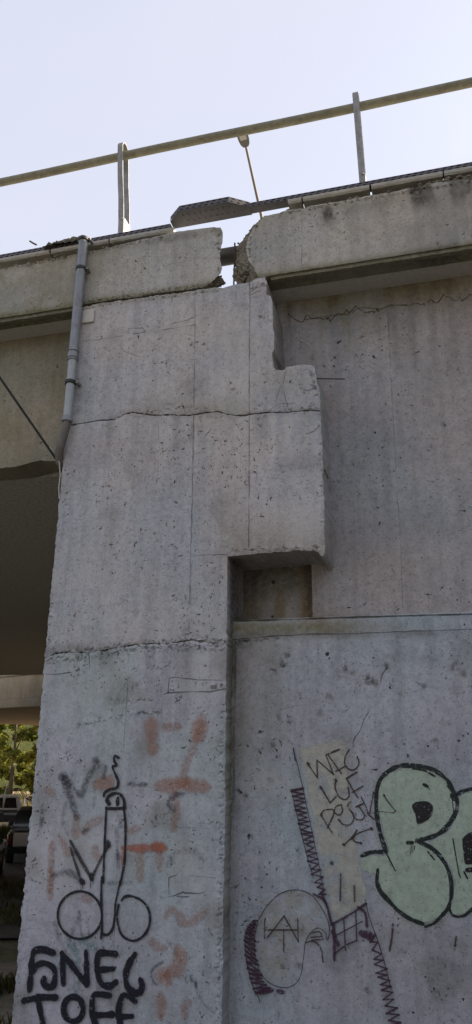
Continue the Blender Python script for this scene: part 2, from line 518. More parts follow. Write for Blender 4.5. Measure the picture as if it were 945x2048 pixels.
    Fc.append(tuple(last) if area < 0 else tuple(reversed(last)))
    A = np.array(V)
    st = np.zeros((len(V), 4), np.float32)
    if stain is not None:
        px, py = project(A[:, 0], A[:, 1], A[:, 2])
        s = stain(A[:, 0], A[:, 1], A[:, 2], px, py)
        for c in range(4):
            if s[c] is not None: st[:, c] = np.clip(s[c], 0, 1)
    o = mesh_obj(name, V, Fc, mat, parent, True, 38, attrs={'stain': st})
    if brk:
        o.data.materials.append(M_RUB)
        for i in brk: o.data.polygons[i].material_index = 1; o.data.polygons[i].use_smooth = False
    if label: o['label'] = label
    return o
def bump1(v, c, w): return np.exp(-((v - c) / w) ** 2)
def sstep(v, a, b):
    t = np.clip((v - a) / (b - a), 0, 1); return t * t * (3 - 2 * t)
def vnoise(x, z, s, seed=0):
    return np.array([noise.noise(Vector((a * s, b * s, seed))) for a, b in zip(x, z)])
def PX(pts, Y=0.0, j=.002):
    return [(*xz(p[0], p[1], Y), p[2] if len(p) > 2 else j) for p in pts]
def LN(pts, Y=0.0): return [xz(p[0], p[1], Y) for p in pts]
# ------------------------------------------------------------------ levels of the structure (metres, road under the bridge = 0)
Z_SOF, Z_PAR, Z_COPE = 7.92, 8.675, 8.85      # parapet underside, parapet top, coping top (right side)
X_L, X_R, X_BLK = -3.55, -1.80, -0.93         # pier left and right edge, right edge of the corbel block
Y_C, Y_B, Y_E = 0.20, 0.50, 0.57              # lower wall, upper wall, pocket under the block

# ------------------------------------------------------------------ ground, road
def ground_z(x, y):
    r = math.hypot(x - 0.3, y + 6.4)
    t = min(1, max(0, (r - 1.2) / 5.6)); b = 1.62 * (1 - t * t * (3 - 2 * t))
    z = b + .05 * noise.noise(Vector((x * .35, y * .35, 0))) + .02 * noise.noise(Vector((x * 1.7, y * 1.7, 4)))
    dt = min(1, max(0, (y - 20) / 12.0)); z -= .65 * dt * dt * (3 - 2 * dt) * (1 if y < 200 else 0)
    if y > 60: z += min(6, (y - 60) * .05)
    # approach embankment held back by the wing wall, unseen, drawn in close to block light
    sx = min(1, max(0, (x - 2.4) / 8.0)); sy_ = min(1, max(0, (y + 17) / 15.0))
    z += 8.3 * sx * sx * (3 - 2 * sx) * sy_ * sy_ * (3 - 2 * sy_)
    return z
def ground():
    xs = np.r_[np.linspace(-900, -60, 12), np.linspace(-52, -20, 20), np.linspace(-19, 8, 82), np.linspace(9, 60, 24), np.linspace(120, 900, 7)]
    ys = np.r_[np.linspace(-900, -60, 9), np.linspace(-40, -14, 8), np.linspace(-12, 24, 100), np.linspace(26, 80, 28), np.linspace(120, 900, 8)]
    V = [(x, y, ground_z(x, y)) for y in ys for x in xs]
    n = len(xs)
    Fc = [(j * n + i, j * n + i + 1, (j + 1) * n + i + 1, (j + 1) * n + i) for j in range(len(ys) - 1) for i in range(n - 1)]
    t = NT('earth_and_dry_grass'); p = t.pos()
    a = t.ramp(t.noise(p, .8, 6, .6), [(.35, (.12, .12, .06)), (.5, (.24, .21, .16)), (.65, (.33, .30, .24))])
    a = t.mix(.7, a, t.ramp(t.noise(p, 16, 6, .7), [(.3, .6), (.7, 1.3)]), 'MULTIPLY')
    # bare sandy yard beyond the first bridge
    sp = t.n('SeparateXYZ'); t.l(p, sp.inputs[0])
    yy = t.math('ADD', sp.outputs[1], t.math('MULTIPLY', t.noise(p, .5, 4), 6.0))
    mr = t.n('MapRange'); mr.inputs['From Min'].default_value = 19; mr.inputs['From Max'].default_value = 24; t.l(yy, mr.inputs['Value'])
    sand = t.mix(.6, (.40, .31, .20), t.ramp(t.noise(p, 3, 6, .7), [(.3, .75), (.7, 1.15)]), 'MULTIPLY')
    a = t.mix(mr.outputs[0], a, sand)
    mat = t.done(t.bsdf(a, .95, 0, t.noise(p, 20, 6, .7), .7, .03, .2))
    o = mesh_obj('ground', V, Fc, mat, None, True)
    o['kind'] = 'structure'
ground()
def road():
    t = NT('worn_asphalt'); p = t.pos()
    a = t.ramp(t.noise(p, .7, 5, .6), [(.3, (.09, .082, .075)), (.55, (.13, .12, .105)), (.7, (.2, .175, .145))])
    a = t.mix(.7, a, t.ramp(t.noise(p, 60, 3, .7), [(.3, .7), (.7, 1.25)]), 'MULTIPLY')
    mat = t.done(t.bsdf(a, .9, 0, t.noise(p, 70, 4, .7), .4, .01, .3))
    V, Fc = [], []
    L, W = 30, 14
    for j in range(L + 1):
        s = j / 44; cx = -7.2 - 16 * s; cy = 8.2 + 25 * s
        for i in range(W + 1):
            o = (i / W - .5) * 6.4
            x = cx + o * .84; y = cy + o * .54
            z = ground_z(x, y) + .025 + (.035 if 0 < i < W else -.05)
            V.append((x, y, z))
    n = W + 1
    Fc = [(j * n + i, j * n + i + 1, (j + 1) * n + i + 1, (j + 1) * n + i) for j in range(L) for i in range(W)]
    o = mesh_obj('road', V, Fc, mat, None, True)
    o['kind'] = 'structure'
road()

# ------------------------------------------------------------------ pier
pier = thing('abutment_pier', ((X_L + X_R) / 2, 0, 0), 'tall weathered concrete abutment pier with black lettering and faded orange graffiti', 'pier')
CR1 = [(153, 614), (190, 606), (230, 600), (265, 596), (300, 590), (345, 584), (380, 580), (410, 575), (431, 572), (446, 573)]
CR2 = [(150, 849), (168, 846), (193, 841), (228, 839), (238, 834), (246, 829), (264, 824), (284, 827), (310, 830), (350, 829), (376, 831), (401, 827), (420, 824), (437, 823), (456, 828), (475, 831), (499, 828), (517, 827), (541, 824), (573, 824), (599, 822), (620, 820), (641, 822)]
CR3 = [(97, 1317), (109, 1307), (127, 1304), (150, 1304), (178, 1307), (200, 1301), (218, 1298), (254, 1292), (284, 1287), (315, 1288), (355, 1284), (386, 1280), (421, 1285), (453, 1289)]
def sh(l, dy): return [(p[0], p[1] + dy) for p in l]
def jj(l, j): return [(p[0], p[1], j) for p in l]
def edge_x(l, x, first=True):
    q = PX(l)
    k = 0 if first else -1
    q[k] = (x, q[k][1], q[k][2]); return q
# upper lift
ol = edge_x(jj(sh(CR2, -1.3), .011), X_L)
ol += PX([(639, 778, .006), (634, 765, .004), (630, 735, .006), (628, 729, .01), (610, 728, .01), (590, 731, .01), (574, 734, .008), (567, 740, .01), (553, 740, .01), (547, 730, .006), (544, 707, .01), (548, 696, .006), (549, 675, .006), (546, 651, .006), (545, 609, .008), (542, 592, .008), (533, 588, .008), (534, 562, .012), (529, 553, .012), (517, 556, .014), (499, 565, .004), (472, 568.5, .002)])
ol += edge_x(jj(list(reversed(sh(CR1, 2.2))), .012), X_L, False)
def pier_stain_shade(x, y, z, px, py):
    n = vnoise(x, z, 3, 2)
    moss = .5 * bump1(py, 590 - (px - 300) * .13, 14) * (px < 450) + .32 * bump1(py, 815, 26) * sstep(px, 230, 330) * (1 - sstep(px, 470, 560)) + .25 * sstep(n, .1, .5) * sstep(py, 1150, 1500)
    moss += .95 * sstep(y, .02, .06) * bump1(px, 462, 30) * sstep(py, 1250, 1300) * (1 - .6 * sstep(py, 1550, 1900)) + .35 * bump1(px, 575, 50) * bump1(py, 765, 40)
    moss += .22 * bump1(py, 1085, 30) * (px > 440)
    grime_or_shade = .55 * bump1(py, 1298, 9) * (.4 + n) + .35 * bump1(py, 1320, 30) * sstep(n, -.05, .5) + .5 * bump1(py, 1108, 9) * (px > 380) * (.3 + n)
    grime_or_shade += .35 * bump1(py, 828, 7) * (.6 + n) + 1.0 * sstep(y, .02, .06) * bump1(px, 462, 30) * bump1(py, 1320, 70)
    grime_or_shade += .25 * sstep(n, .25, .6)
    run = np.array([noise.noise(Vector((a * 9, b * .7, 6))) + .5 * noise.noise(Vector((a * 22, b * 1.5, 2))) for a, b in zip(x, z)])
    below = lambda c, l: sstep(py, c - 2, c + 3) * (1 - sstep(py, c + 5, c + l))
    grime_or_shade += sstep(run, .12, .5) * (.30 * below(830, 130) + .34 * below(1292, 150) + .22 * below(600, 110))
    grime_or_shade += 1.0 * sstep(y, .02, .06) * bump1(px, 466, 26) * sstep(py, 1100, 1120) * (1 - sstep(py, 1290, 1330))  # painted shade on the pocket's left jamb
    grime_or_shade += .5 * sstep(y, .02, .06) * sstep(px, 540, 552) * (py < 745)  # painted shade on the right-facing side of the upper notch
    lime = sstep(-run, .15, .55) * (.55 * below(830, 90) + .45 * below(1292, 110)) + .3 * sstep(vnoise(x, z, 1.4, 5), .15, .6)
    return (.18 * sstep(vnoise(x, z, .9, 8), .1, .6), moss, grime_or_shade, lime)
J390 = LN([(391, 585), (390, 700), (388, 820)])
J500 = LN([(500, 566), (500, 640), (499, 740), (499, 828)])
panel('concrete_lift', ol, 0, .58, M_PIER, pier, cracks=[
    (J390, .007, .010, .004), (J500, .008, .014, .004), (LN([(473, 570), (472, 610)]), .004, .005, .002),
    (LN([(165, 683), (210, 677), (245, 672)]), .004, .006, .003), (LN([(325, 660), (350, 656), (390, 650)]), .006, .008, .005),
    (LN([(256, 664), (258, 657), (285, 656), (292, 664), (268, 668)]), .006, .008, .004), (LN([(340, 648), (372, 641), (392, 632)]), .006, .009, .006),
    (LN([(163, 672), (166, 690), (164, 715)]), .004, .007, .004), (LN([(240, 690), (248, 702), (262, 708), (280, 714)]), .004, .006, .004),
    (LN([(573, 738), (568, 762), (560, 778), (553, 800)]), .005, .010, .004), (LN([(571, 745), (566, 775), (572, 800), (578, 820)]), .006, .012, .004),
    (LN([(600, 776), (615, 782), (632, 774)]), .006, .010, .005), (LN([(318, 830), (316, 812), (330, 806), (345, 810)]), .005, .008, .005),
    (LN([(533, 824), (560, 808), (590, 806), (600, 818)]), .005, .006, .004), (LN([(500, 584), (515, 575), (534, 571)]), .006, .014, .004), (LN([(503, 590), (520, 581)]), .005, .012, .004)],
    rough=[(LN([(160, 618), (300, 598), (440, 580)]), .025, .016), (LN([(240, 832), (320, 820), (420, 818)]), .03, .012), (LN([(503, 576), (530, 566)]), .05, .03),
           (LN([(515, 630), (545, 640)]), .03, .02), (LN([(570, 822), (640, 815)]), .025, .02), (LN([(620, 735), (636, 790)]), .02, .02)],
    pits=260, pit_r=(.0028, 0.0096), res=.032, seed=11, stain=pier_stain_shade, label='top lift of the pier with a broken right edge')
# middle lift
ol = edge_x(jj(list(reversed(sh(CR2, 1.2))), .009), X_L, False)
ol = ol + [(X_L, xz(97, 1317)[1] + .01, .014)] + edge_x(jj(sh(CR3, -.6), .016), X_L)[1:]
ol += PX([(454.5, 1240, .004), (454.5, 1160, .004), (455, 1113, .006), (480, 1110, .010), (520, 1107, .012), (560, 1103, .012), (590, 1100, .012), (625, 1100, .014), (638, 1104, .02), (645, 1112, .02), (649, 1108, .02), (650, 1100, .0098), (648.5, 1000, .0098), (645, 900, .0098)])
panel('concrete_lift', ol, 0, .60, M_PIER, pier, cracks=[
    (LN([(388, 832), (386, 950), (383, 1060), (380, 1200), (378, 1262)]), .008, .012, .005), (LN([(499, 832), (499, 950), (498, 1095)]), .008, .014, .004),
    (LN([(385, 1120), (382, 1180), (384, 1240)]), .004, .006, .004), (LN([(318, 850), (317, 960)]), .003, .004, .002),
    (LN([(384, 1113), (420, 1109), (455, 1110)]), .005, .009, .004), (LN([(615, 868), (630, 862), (638, 852)]), .005, .012, .005), (LN([(410, 872), (418, 864)]), .006, .014, .003)],
    rough=[(LN([(100, 1310), (220, 1295), (320, 1283), (450, 1280)]), .035, .02), (LN([(379, 1190), (376, 1275)]), .025, .012), (LN([(460, 1100), (640, 1095)]), .022, .02),
           (LN([(104, 1180), (98, 1300)]), .012, .02), (LN([(640, 850), (646, 1090)]), .012, .012), (LN([(260, 835), (300, 830), (470, 835)]), .015, .010)],
    pits=850, pit_r=(.0028, 0.0096), res=.032, seed=12, stain=pier_stain_shade, label='middle lift of the pier with an overhanging block on its right')
# lower lift
ol = edge_x(jj(list(reversed(sh(CR3, .7))), .016), X_L, False)
ol += [(X_L, .2, .002), (X_R + .005, .2, .011), (X_R + .005, 2.9, .011), (X_R, 3.6, .0098)]
panel('concrete_lift', ol, 0, .60, M_PIERL, pier, cracks=[
    (LN([(259, 1320), (256, 1380), (251, 1450), (246, 1520)]), .004, .006, .002), (LN([(337, 1383), (339, 1357), (350, 1355), (396, 1360), (442, 1361)]), .008, .014, .002),
    (LN([(335, 1386), (385, 1384), (420, 1384), (453, 1378)]), .010, .02, .004), (LN([(92, 1348), (112, 1349), (142, 1345)]), .006, .014, .003),
    (LN([(178, 1310), (180, 1334)]), .005, .012, .004), (LN([(336, 1795), (352, 1791), (368, 1784)]), .008, .02, .003), (LN([(356, 1793), (375, 1794)]), .006, .016, .003),
    (LN([(370, 1786), (392, 1788), (410, 1786), (412, 1793)]), .008, .022, .004), (LN([(338, 1793), (338, 1756), (352, 1751)]), .006, .012, .004), (LN([(380, 1752), (430, 1756)]), .004, .007, .002),
    (LN([(325, 1645), (360, 1655), (420, 1657)]), .003, .004, .003), (LN([(45, 1862), (60, 1857), (78, 1858)]), .004, .007, .003), (LN([(38, 1925), (60, 1908)]), .004, .007, .003),
    (LN([(240, 1560), (236, 1700), (228, 1900), (222, 2040)]), .003, .004, .002)],
    rough=[(LN([(95, 1322), (178, 1312), (254, 1299), (355, 1292), (450, 1296)]), .05, .018), (LN([(150, 1452), (190, 1442), (235, 1436), (258, 1425), (320, 1428)]), .022, .02),
           (LN([(215, 1405), (270, 1400), (320, 1402)]), .015, .014), (LN([(280, 1335), (340, 1332), (352, 1310)]), .03, .012), (LN([(425, 1372), (452, 1372)]), .03, .03),
           (LN([(447, 1420), (443, 1700), (436, 2040)]), .03, .016), (LN([(350, 1560), (345, 1640)]), .04, .012), (LN([(400, 1640), (440, 1650)]), .03, .014), (LN([(60, 1500), (52, 1700), (36, 1950)]), .012, .012)],
    pits=950, pit_r=(.0028, 0.0088), pit_box=(X_L, 1.1, X_R, 4.3), res=.034, seed=13, stain=pier_stain_shade, label='bottom lift of the pier carrying the graffiti')
MB().box(((X_L + X_R) / 2, .32, 4.0), (X_R - X_L - .08, .54, 7.6)).build('core', M_PIER, pier)
MB().box((-1.36, .30, 5.75), (.78, .50, 1.15)).build('core', M_PIER, pier)
mb = MB().box((*xz(178, 634)[:1], -.012, xz(178, 634)[1]), (.14, .026, .16), 0, .01)
mb.build('patch_plate', M_PIER, pier)
def bar(name, pts, r, parent, mat=None):
    return MB().tube(pts, r, 7).build(name, mat or M_REBAR, parent, True)
bar('reinforcing_bar', [at(470, 486, .10), at(470.5, 510, .10), at(468.5, 545, .10), at(468, 572, .10)], .009, pier)
bar('reinforcing_bar', [at(634, 757, .05), at(660, 757.5, .02), at(690, 758, .0)], .006, pier)
bar('reinforcing_bar', [at(646, 930, .1), at(652, 945, .06), at(657, 957, .05)], .006, pier)

# ------------------------------------------------------------------ parapet beams
def end_flare_left(x, z, t, j):
    return ((-.16 * t if x > -2.0 and j > .004 else 0), 0)
parL = thing('parapet_beam', (-4, .15, Z_SOF), 'concrete parapet beam left of the gap with a grey drain pipe in front', 'parapet')
zl = Z_PAR - .07
ol = [(-9.0, Z_SOF, .003), (X_L - .02, Z_SOF, .006)] + edge_x(jj(sh(CR1, -1.6), .0118), X_L - .015)[1:-2]
ol += PX([(415, 571, .012), (431, 557, .012), (443, 543, .012), (443, 532, .01), (439, 506, .01), (445, 487, .008), (446, 465, .008), (442, 455, .006), (428, 454, .003)])
ol += [(xz(350, 464)[0], xz(350, 464)[1], .008), (-3.2, zl + .01, .010), (-4.4, zl - .02, .011), (-9.0, zl - .02, .004)]
def parl_stain(x, y, z, px, py):
    n = vnoise(x, z, 4, 3)
    top = z - (zl - .02)
    moss = .8 * (1 - sstep(px, 120, 330)) * (.55 + .5 * n) + .75 * bump1(z, Z_SOF, .05) + .3 * bump1(top, 0, .06)
    return (.22 * bump1(px, 95, 60) * (.5 + n), moss, .6 * bump1(z, Z_SOF - .01, .03) * (.5 + n) + .35 * bump1(top, 0, .05) * (n > 0), .15 * sstep(n, .2, .5))
panel('beam', ol, -.004, .22, M_PARA, parL, cracks=[(LN([(298, 484), (299, 590)]), .004, .005, .001), (LN([(342, 468), (338, 500)]), .003, .003, .002)],
      rough=[(LN([(0, 541), (165, 508), (345, 470)]), .022, .018), (LN([(170, 604), (300, 586), (420, 568)]), .022, .02), (LN([(436, 470), (438, 560)]), .016, .02)],
      pits=130, pit_r=(.0028, 0.0088), pit_box=(-4.7, 7.9, -1.85, 8.7), seed=21, stain=parl_stain, flare=end_flare_left, res=.032, broken=.0119)
parR = thing('parapet_beam', (0, .15, Z_SOF), 'concrete parapet beam right of the gap with a broken end exposing aggregate', 'parapet')
def end_flare_right(x, z, t, j):
    if j < .011 or x > -1.2: return (0, 0)
    k = math.sin(min(1, t * 1.35) * math.pi * .5)
    zz = (z - Z_SOF) / .7
    return (-(.19 - .05 * zz) * k + .05 * noise.noise(Vector((x * 15, z * 15, t * 5))) + .03 * noise.noise(Vector((x * 40, z * 40, t * 12))), -.06 * k * (1 - zz))
ol = [(4.6, Z_SOF, .002), (4.6, Z_PAR, .004)] + PX([(945, 357, .010), (886, 364, .010), (841, 372, .011), (788, 384, .009), (739, 391, .010), (682, 402, .009), (641, 408, .010), (601, 417, .010), (576, 420, .010), (556, 427, .008), (529, 432, .012), (514, 448, .012), (505, 460, .012), (496, 479, .012), (493, 500, .012), (496, 517, .012), (505, 530, .012), (513, 545, .012), (519, 556, .012)]) + [(-1.42, Z_SOF, .003)]
def parr_stain(x, y, z, px, py):
    n = vnoise(x, z, 5, 3); n2 = vnoise(x, z, 1.3, 13)
    top = Z_PAR - z
    drip = np.array([noise.noise(Vector((a * 7, b * 1.2, 4))) for a, b in zip(x, z)])
    grime_or_shade = sstep(drip + .35 * n + .25 * n2, .02, .40) * (1 - sstep(top, .08, .38)) * 1.0 * sstep(px, 585, 640) + .4 * sstep(n2 + .5 * n, .05, .4) * bump1(px, 900, 120)
    grime_or_shade += .5 * bump1(px, 760, 90) * bump1(top, .12, .08) * (.5 + n)
    moss = .85 * bump1(z, Z_SOF, .045) + .25 * bump1(top, .05, .08) + .4 * sstep(y, .02, .06) * (px < 530)
    return (None, moss, grime_or_shade + .5 * bump1(z, Z_SOF - .01, .03) * (.5 + n), .15 * sstep(n2, .1, .5))
panel('beam', ol, -.004, .26, M_PARA, parR, cracks=[(LN([(602, 420), (605, 470), (604, 530)]), .006, .006, .004)],
      rough=[(LN([(560, 427), (700, 404), (945, 362)]), .028, .02), (LN([(522, 440), (500, 480), (500, 515)]), .02, .02), (LN([(606, 430), (606, 520)]), .02, .007)],
      pits=130, pit_r=(.0028, 0.0080), pit_box=(-1.75, 7.95, .75, 8.65), seed=22, stain=parr_stain, flare=end_flare_right, rings=9, res=.032, broken=.0119)
# spalled lump of aggregate on the broken end
def lump(name, c, d, parent, seed, mat=None, sub=3):
    bm = bmesh.new(); bmesh.ops.create_icosphere(bm, subdivisions=sub, radius=1)
    for v in bm.verts:
        k = .86 + .55 * noise.voronoi(v.co * 3.2 + Vector((seed, 0, 0)))[0][0] + .28 * noise.noise(v.co * 1.7 + Vector((seed, 0, 0))) + .16 * noise.noise(v.co * 4.5 + Vector((0, seed, 0))) + .08 * noise.noise(v.co * 11)
        v.co = Vector((c[0] + v.co.x * d[0] * k, c[1] + v.co.y * d[1] * k, c[2] + v.co.z * d[2] * k))
    bm.verts.ensure_lookup_table()
    o = mesh_obj(name, [v.co for v in bm.verts], [[v.index for v in f.verts] for f in bm.faces], mat or M_RUB, parent, False)
    bm.free(); return o
p = at(494, 545, .12)
lump('broken_aggregate', (p[0], .13, p[2] - .0), (.13, .10, .13), parR, 3, sub=5)
p = at(497, 505, .13)
lump('broken_aggregate', (p[0], .14, p[2]), (.07, .09, .16), parR, 8, sub=5)
p = at(434, 560, .06)
lump('broken_aggregate', (p[0] - .02, .10, p[2] + .01), (.07, .06, .05), parL, 5, sub=5)
bar('reinforcing_bar', [at(476, 486, .12), at(479, 488, .12), at(483, 495, .13), at(490, 503, .16)], .009, parR)
# drip edge along the underside
for par, xa, xb in ((parL, -9.0, X_L - .05), (parR, -1.40, 4.6)):
    prof = [(.02, Z_SOF + .01), (.025, Z_SOF - .035), (.075, Z_SOF - .035), (.10, Z_SOF + .012)]
    V, Fc = [], []; N = int((xb - xa) / .04)
    for i in range(N + 1):
        x = xa + (xb - xa) * i / N
        for a, z in prof:
            q = noise.noise(Vector((x * 11, a * 40, 2))); V.append((x, a + .006 * q, z + .007 * noise.noise(Vector((x * 17, a * 30, 8)))))
    for i in range(N):
        for k in range(4): Fc.append((i * 4 + k, (i + 1) * 4 + k, (i + 1) * 4 + (k + 1) % 4, i * 4 + (k + 1) % 4))
    st = np.zeros((len(V), 4)); st[:, 1] = .8; st[:, 2] = .35
    mesh_obj('drip_edge', V, Fc, M_PARA, par, False, attrs={'stain': st})
    # cantilever slab whose underside is seen above the walls
    yb = Y_B + .25
    xs_ = xa if xa < -2 else -1.62
    MB().box(((xs_ + xb) / 2, .10 + (yb - .10) / 2, Z_SOF + .105), (xb - xs_ - .02, yb - .10, .20)).build('cantilever_slab', M_WALL, par)
# coping slabs
def coping(par, xa, xb, zb, zt, seed, chip=0):
    rng = random.Random(seed)
    N = max(4, int((xb - xa) / .05)); prof = [(.035, zb), (.022, zb + .018), (.02, zt - .02), (.035, zt), (.30, zt + .004), (.30, zb)]
    V, Fc = [], []
    for i in range(N + 1):
        x = xa + (xb - xa) * i / N
        for k, (a, z) in enumerate(prof):
            e = .007 if k in (0, 1) else .003
            V.append((x, a + e * noise.noise(Vector((x * 9, k, seed))), z + e * noise.noise(Vector((x * 9, k * 3, seed + 4)))))
    m_ = len(prof)
    for i in range(N):
        for k in range(m_): Fc.append((i * m_ + k, i * m_ + (k + 1) % m_, (i + 1) * m_ + (k + 1) % m_, (i + 1) * m_ + k))
    Fc.append(tuple(range(m_ - 1, -1, -1))); Fc.append(tuple(N * m_ + k for k in range(m_)))
    Fc = [tuple(reversed(f)) for f in Fc]
    st = np.zeros((len(V), 4)); st[:, 1] = .25; st[:, 3] = .25
    return mesh_obj('coping_slab', V, Fc, M_PARA, par, False, attrs={'stain': st})
for i, (a, b) in enumerate([(576, 603), (606, 739), (743, 886), (889, 1010), (1014, 1150)]):
    coping(parR, at(a, 400, .02)[0] if False else xz(a, 405 - (a - 576) * .18, .02)[0], xz(b, 405 - (b - 576) * .18, .02)[0], Z_COPE - .062, Z_COPE, 40 + i)
for i, (a, b) in enumerate([(-330, -130), (-126, 98), (102, 216), (220, 347)]):
    coping(parL, xz(a, 520 - a * .19, .02)[0], xz(b, 520 - b * .19, .02)[0], 8.765 - .06, 8.765, 50 + i)
# recessed bedding under the coping, and crumbled mortar on the ledge
MB().box((1.69, .31, 8.73), (5.74, .18, .115)).build('bedding', M_PARA, parR)
MB().box((-5.82, .31, 8.66), (6.3, .18, .08)).build('bedding', M_PARA, parL)
def crumbs(par, line, n, seed, spread=.02, size=(.008, .03)):
    rng = random.Random(seed); V, Fc = [], []
    base = [(Vector(v), None) for v in ()]
    bm = bmesh.new(); bmesh.ops.create_icosphere(bm, subdivisions=1, radius=1)
    bv = [v.co.copy() for v in bm.verts]; bf = [[v.index for v in f.verts] for f in bm.faces]; bm.free()
    for _ in range(n):
        k = rng.randrange(len(line) - 1); t = rng.random(); a, b = line[k], line[k + 1]
        c = Vector((a[0] + (b[0] - a[0]) * t, rng.uniform(.02, .13), a[1] + (b[1] - a[1]) * t + rng.uniform(0, spread)))
        r = rng.uniform(*size); o = len(V)
        for v in bv:
            q = v * r * rng.uniform(.6, 1.25); V.append(c + Vector((q.x * 1.3, q.y, q.z * .8)))
        Fc += [tuple(i + o for i in f) for f in bf]
    o = mesh_obj('mortar_crumbs', V, Fc, M_RUB, par); o['kind'] = 'stuff'
crumbs(parR, LN([(600, 416), (700, 397), (800, 379), (945, 353)]), 60, 3)
crumbs(parR, LN([(835, 373), (886, 362), (945, 353)]), 90, 4, .05)
crumbs(parR, LN([(700, 400), (742, 388), (760, 386)]), 25, 9, .03)
crumbs(parR, LN([(535, 431), (560, 425), (580, 419)]), 30, 5, .02)
crumbs(parL, LN([(0, 540), (60, 526), (120, 515)]), 90, 6, .04)
crumbs(parL, LN([(120, 515), (200, 496), (345, 466)]), 60, 7, .02)
# heap of dirt and dead moss on the coping beside the drain pipe
V, Fc = [], []; NX, NA = 46, 12
xa, xb = xz(95, 492, .08)[0], xz(169, 470, .08)[0]
for i in range(NX + 1):
    s = i / NX; x = xa + (xb - xa) * s
    h = .10 * min(1, s * 2.2) ** 1.0 * (1 - max(0, (s - .9) / .1) ** 2 * .6); w = .14
    for k in range(NA + 1):
        a = math.pi * k / NA
        q = 1 + .35 * noise.noise(Vector((x * 14, k * .8, 4))) + .2 * noise.noise(Vector((x * 40, k * 2.0, 9)))
        V.append((x, .12 - w * math.cos(a) * q, 8.76 + h * math.sin(a) * q + .02))
for i in range(NX):
    for k in range(NA): Fc.append((i * (NA + 1) + k, (i + 1) * (NA + 1) + k, (i + 1) * (NA + 1) + k + 1, i * (NA + 1) + k + 1))
mesh_obj('dirt_heap', V, Fc, simple('dry_dirt', (.13, .12, .095), .95, 0, .4, 40, .6), parL)
bar('reinforcing_bar', [at(60, 482, .05), at(66, 486, .06), at(74, 490, .08)], .010, parL)

# ------------------------------------------------------------------ wing wall (set back behind the pier face)
wing = thing('wing_wall', (1.4, Y_B, 0), 'recessed grey concrete wing wall with green bubble-letter graffiti, right of the pier', 'wall')
XW = 4.6
zg = 4.470
def wall_stain(x, y, z, px, py):
    n = vnoise(x, z, 3, 5); n2 = vnoise(x, z, .8, 15)
    run = np.array([noise.noise(Vector((a * 8, b * .6, 16))) + .5 * noise.noise(Vector((a * 20, b * 1.3, 12))) for a, b in zip(x, z)])
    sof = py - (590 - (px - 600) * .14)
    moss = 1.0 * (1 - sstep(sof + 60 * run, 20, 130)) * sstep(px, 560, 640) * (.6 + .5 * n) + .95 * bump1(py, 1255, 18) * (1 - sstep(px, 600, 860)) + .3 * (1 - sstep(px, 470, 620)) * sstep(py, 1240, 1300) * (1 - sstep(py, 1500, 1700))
    rust = .5 * bump1(px, 650, 45) * bump1(py, 1250, 22) + .35 * bump1(px, 630, 10) * sstep(py, 1120, 1150) * (1 - sstep(py, 1225, 1245)) + .4 * (1 - sstep(px, 480, 680)) * sstep(py, 1240, 1290) * (1 - sstep(py, 1400, 1600)) * (.5 + n) + .2 * sstep(n2, .1, .6)
    grime_or_shade = .5 * bump1(py, 1271 - (px - 455) * .012, 6) * (.6 + n) + .7 * bump1(px, 464, 12) * sstep(py, 1260, 1300) * (1 - sstep(py, 1330, 1420)) + .5 * bump1(py, 1285, 16) * (1 - sstep(px, 470, 540))
    grime_or_shade += .3 * sstep(n, .22, .5) * sstep(py, 1290, 1330) + .2 * bump1(px, 467, 7) * sstep(py, 1280, 1320)
    cn = vnoise(x, z, 16, 41)
    for cx, cy, cr in CHIPS: grime_or_shade += .6 * sstep(np.exp(-((px - cx) ** 2 + ((py - cy) * .8) ** 2) / (cr * .9) ** 2) + .5 * cn, .55, .75) * (np.hypot(px - cx, py - cy) < cr * 3)
    grime_or_shade += sstep(run, .1, .5) * (.35 * (1 - sstep(sof, 60, 260)) * (py < 1000) + .3 * sstep(py, 1268, 1275) * (1 - sstep(py, 1290, 1420)))
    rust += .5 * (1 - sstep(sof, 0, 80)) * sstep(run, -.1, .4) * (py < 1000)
    return (rust, moss, grime_or_shade, .3 * sstep(vnoise(x, z, 2.1, 25), .25, .6) * sstep(py, 1300, 1400))
zt = Z_SOF + .02
CHIPS = [(565, 1330, 9), (548, 1342, 7), (690, 1338, 9), (738, 1360, 14), (750, 1366, 9), (775, 1332, 8), (600, 1388, 6), (905, 1332, 7), (556, 1432, 8), (577, 1442, 9), (663, 1392, 8), (546, 1490, 9), (543, 1560, 8), (490, 1592, 9), (500, 1672, 8), (604, 1862, 8), (802, 1392, 6), (870, 1480, 6), (575, 1310, 8), (640, 1425, 6), (930, 1350, 6), (735, 1980, 12), (705, 1345, 6), (600, 1930, 7), (520, 1500, 7), (848, 1372, 8), (690, 1710, 6), (560, 1880, 7)]
xB0 = X_BLK - .02
ol = [(-1.45, zt, .002), (-1.45, 5.6, .002), (xz(624, 1150, Y_B)[0], 5.6, .002), (xz(624, 1150, Y_B)[0], zg - .1, .003), (XW, zg - .1, .002), (XW, zt, .002)]
holesB = [(*xz(a, b, Y_B), r) for a, b, r in [(747, 712, .013), (677, 685, .016), (765, 700, .010), (880, 692, .010), (751, 865, .013), (676, 892, .010), (891, 851, .012), (760, 1045, .010), (930, 1022, .011), (668, 732, .011), (700, 563, .03), (797, 790, .008)]]
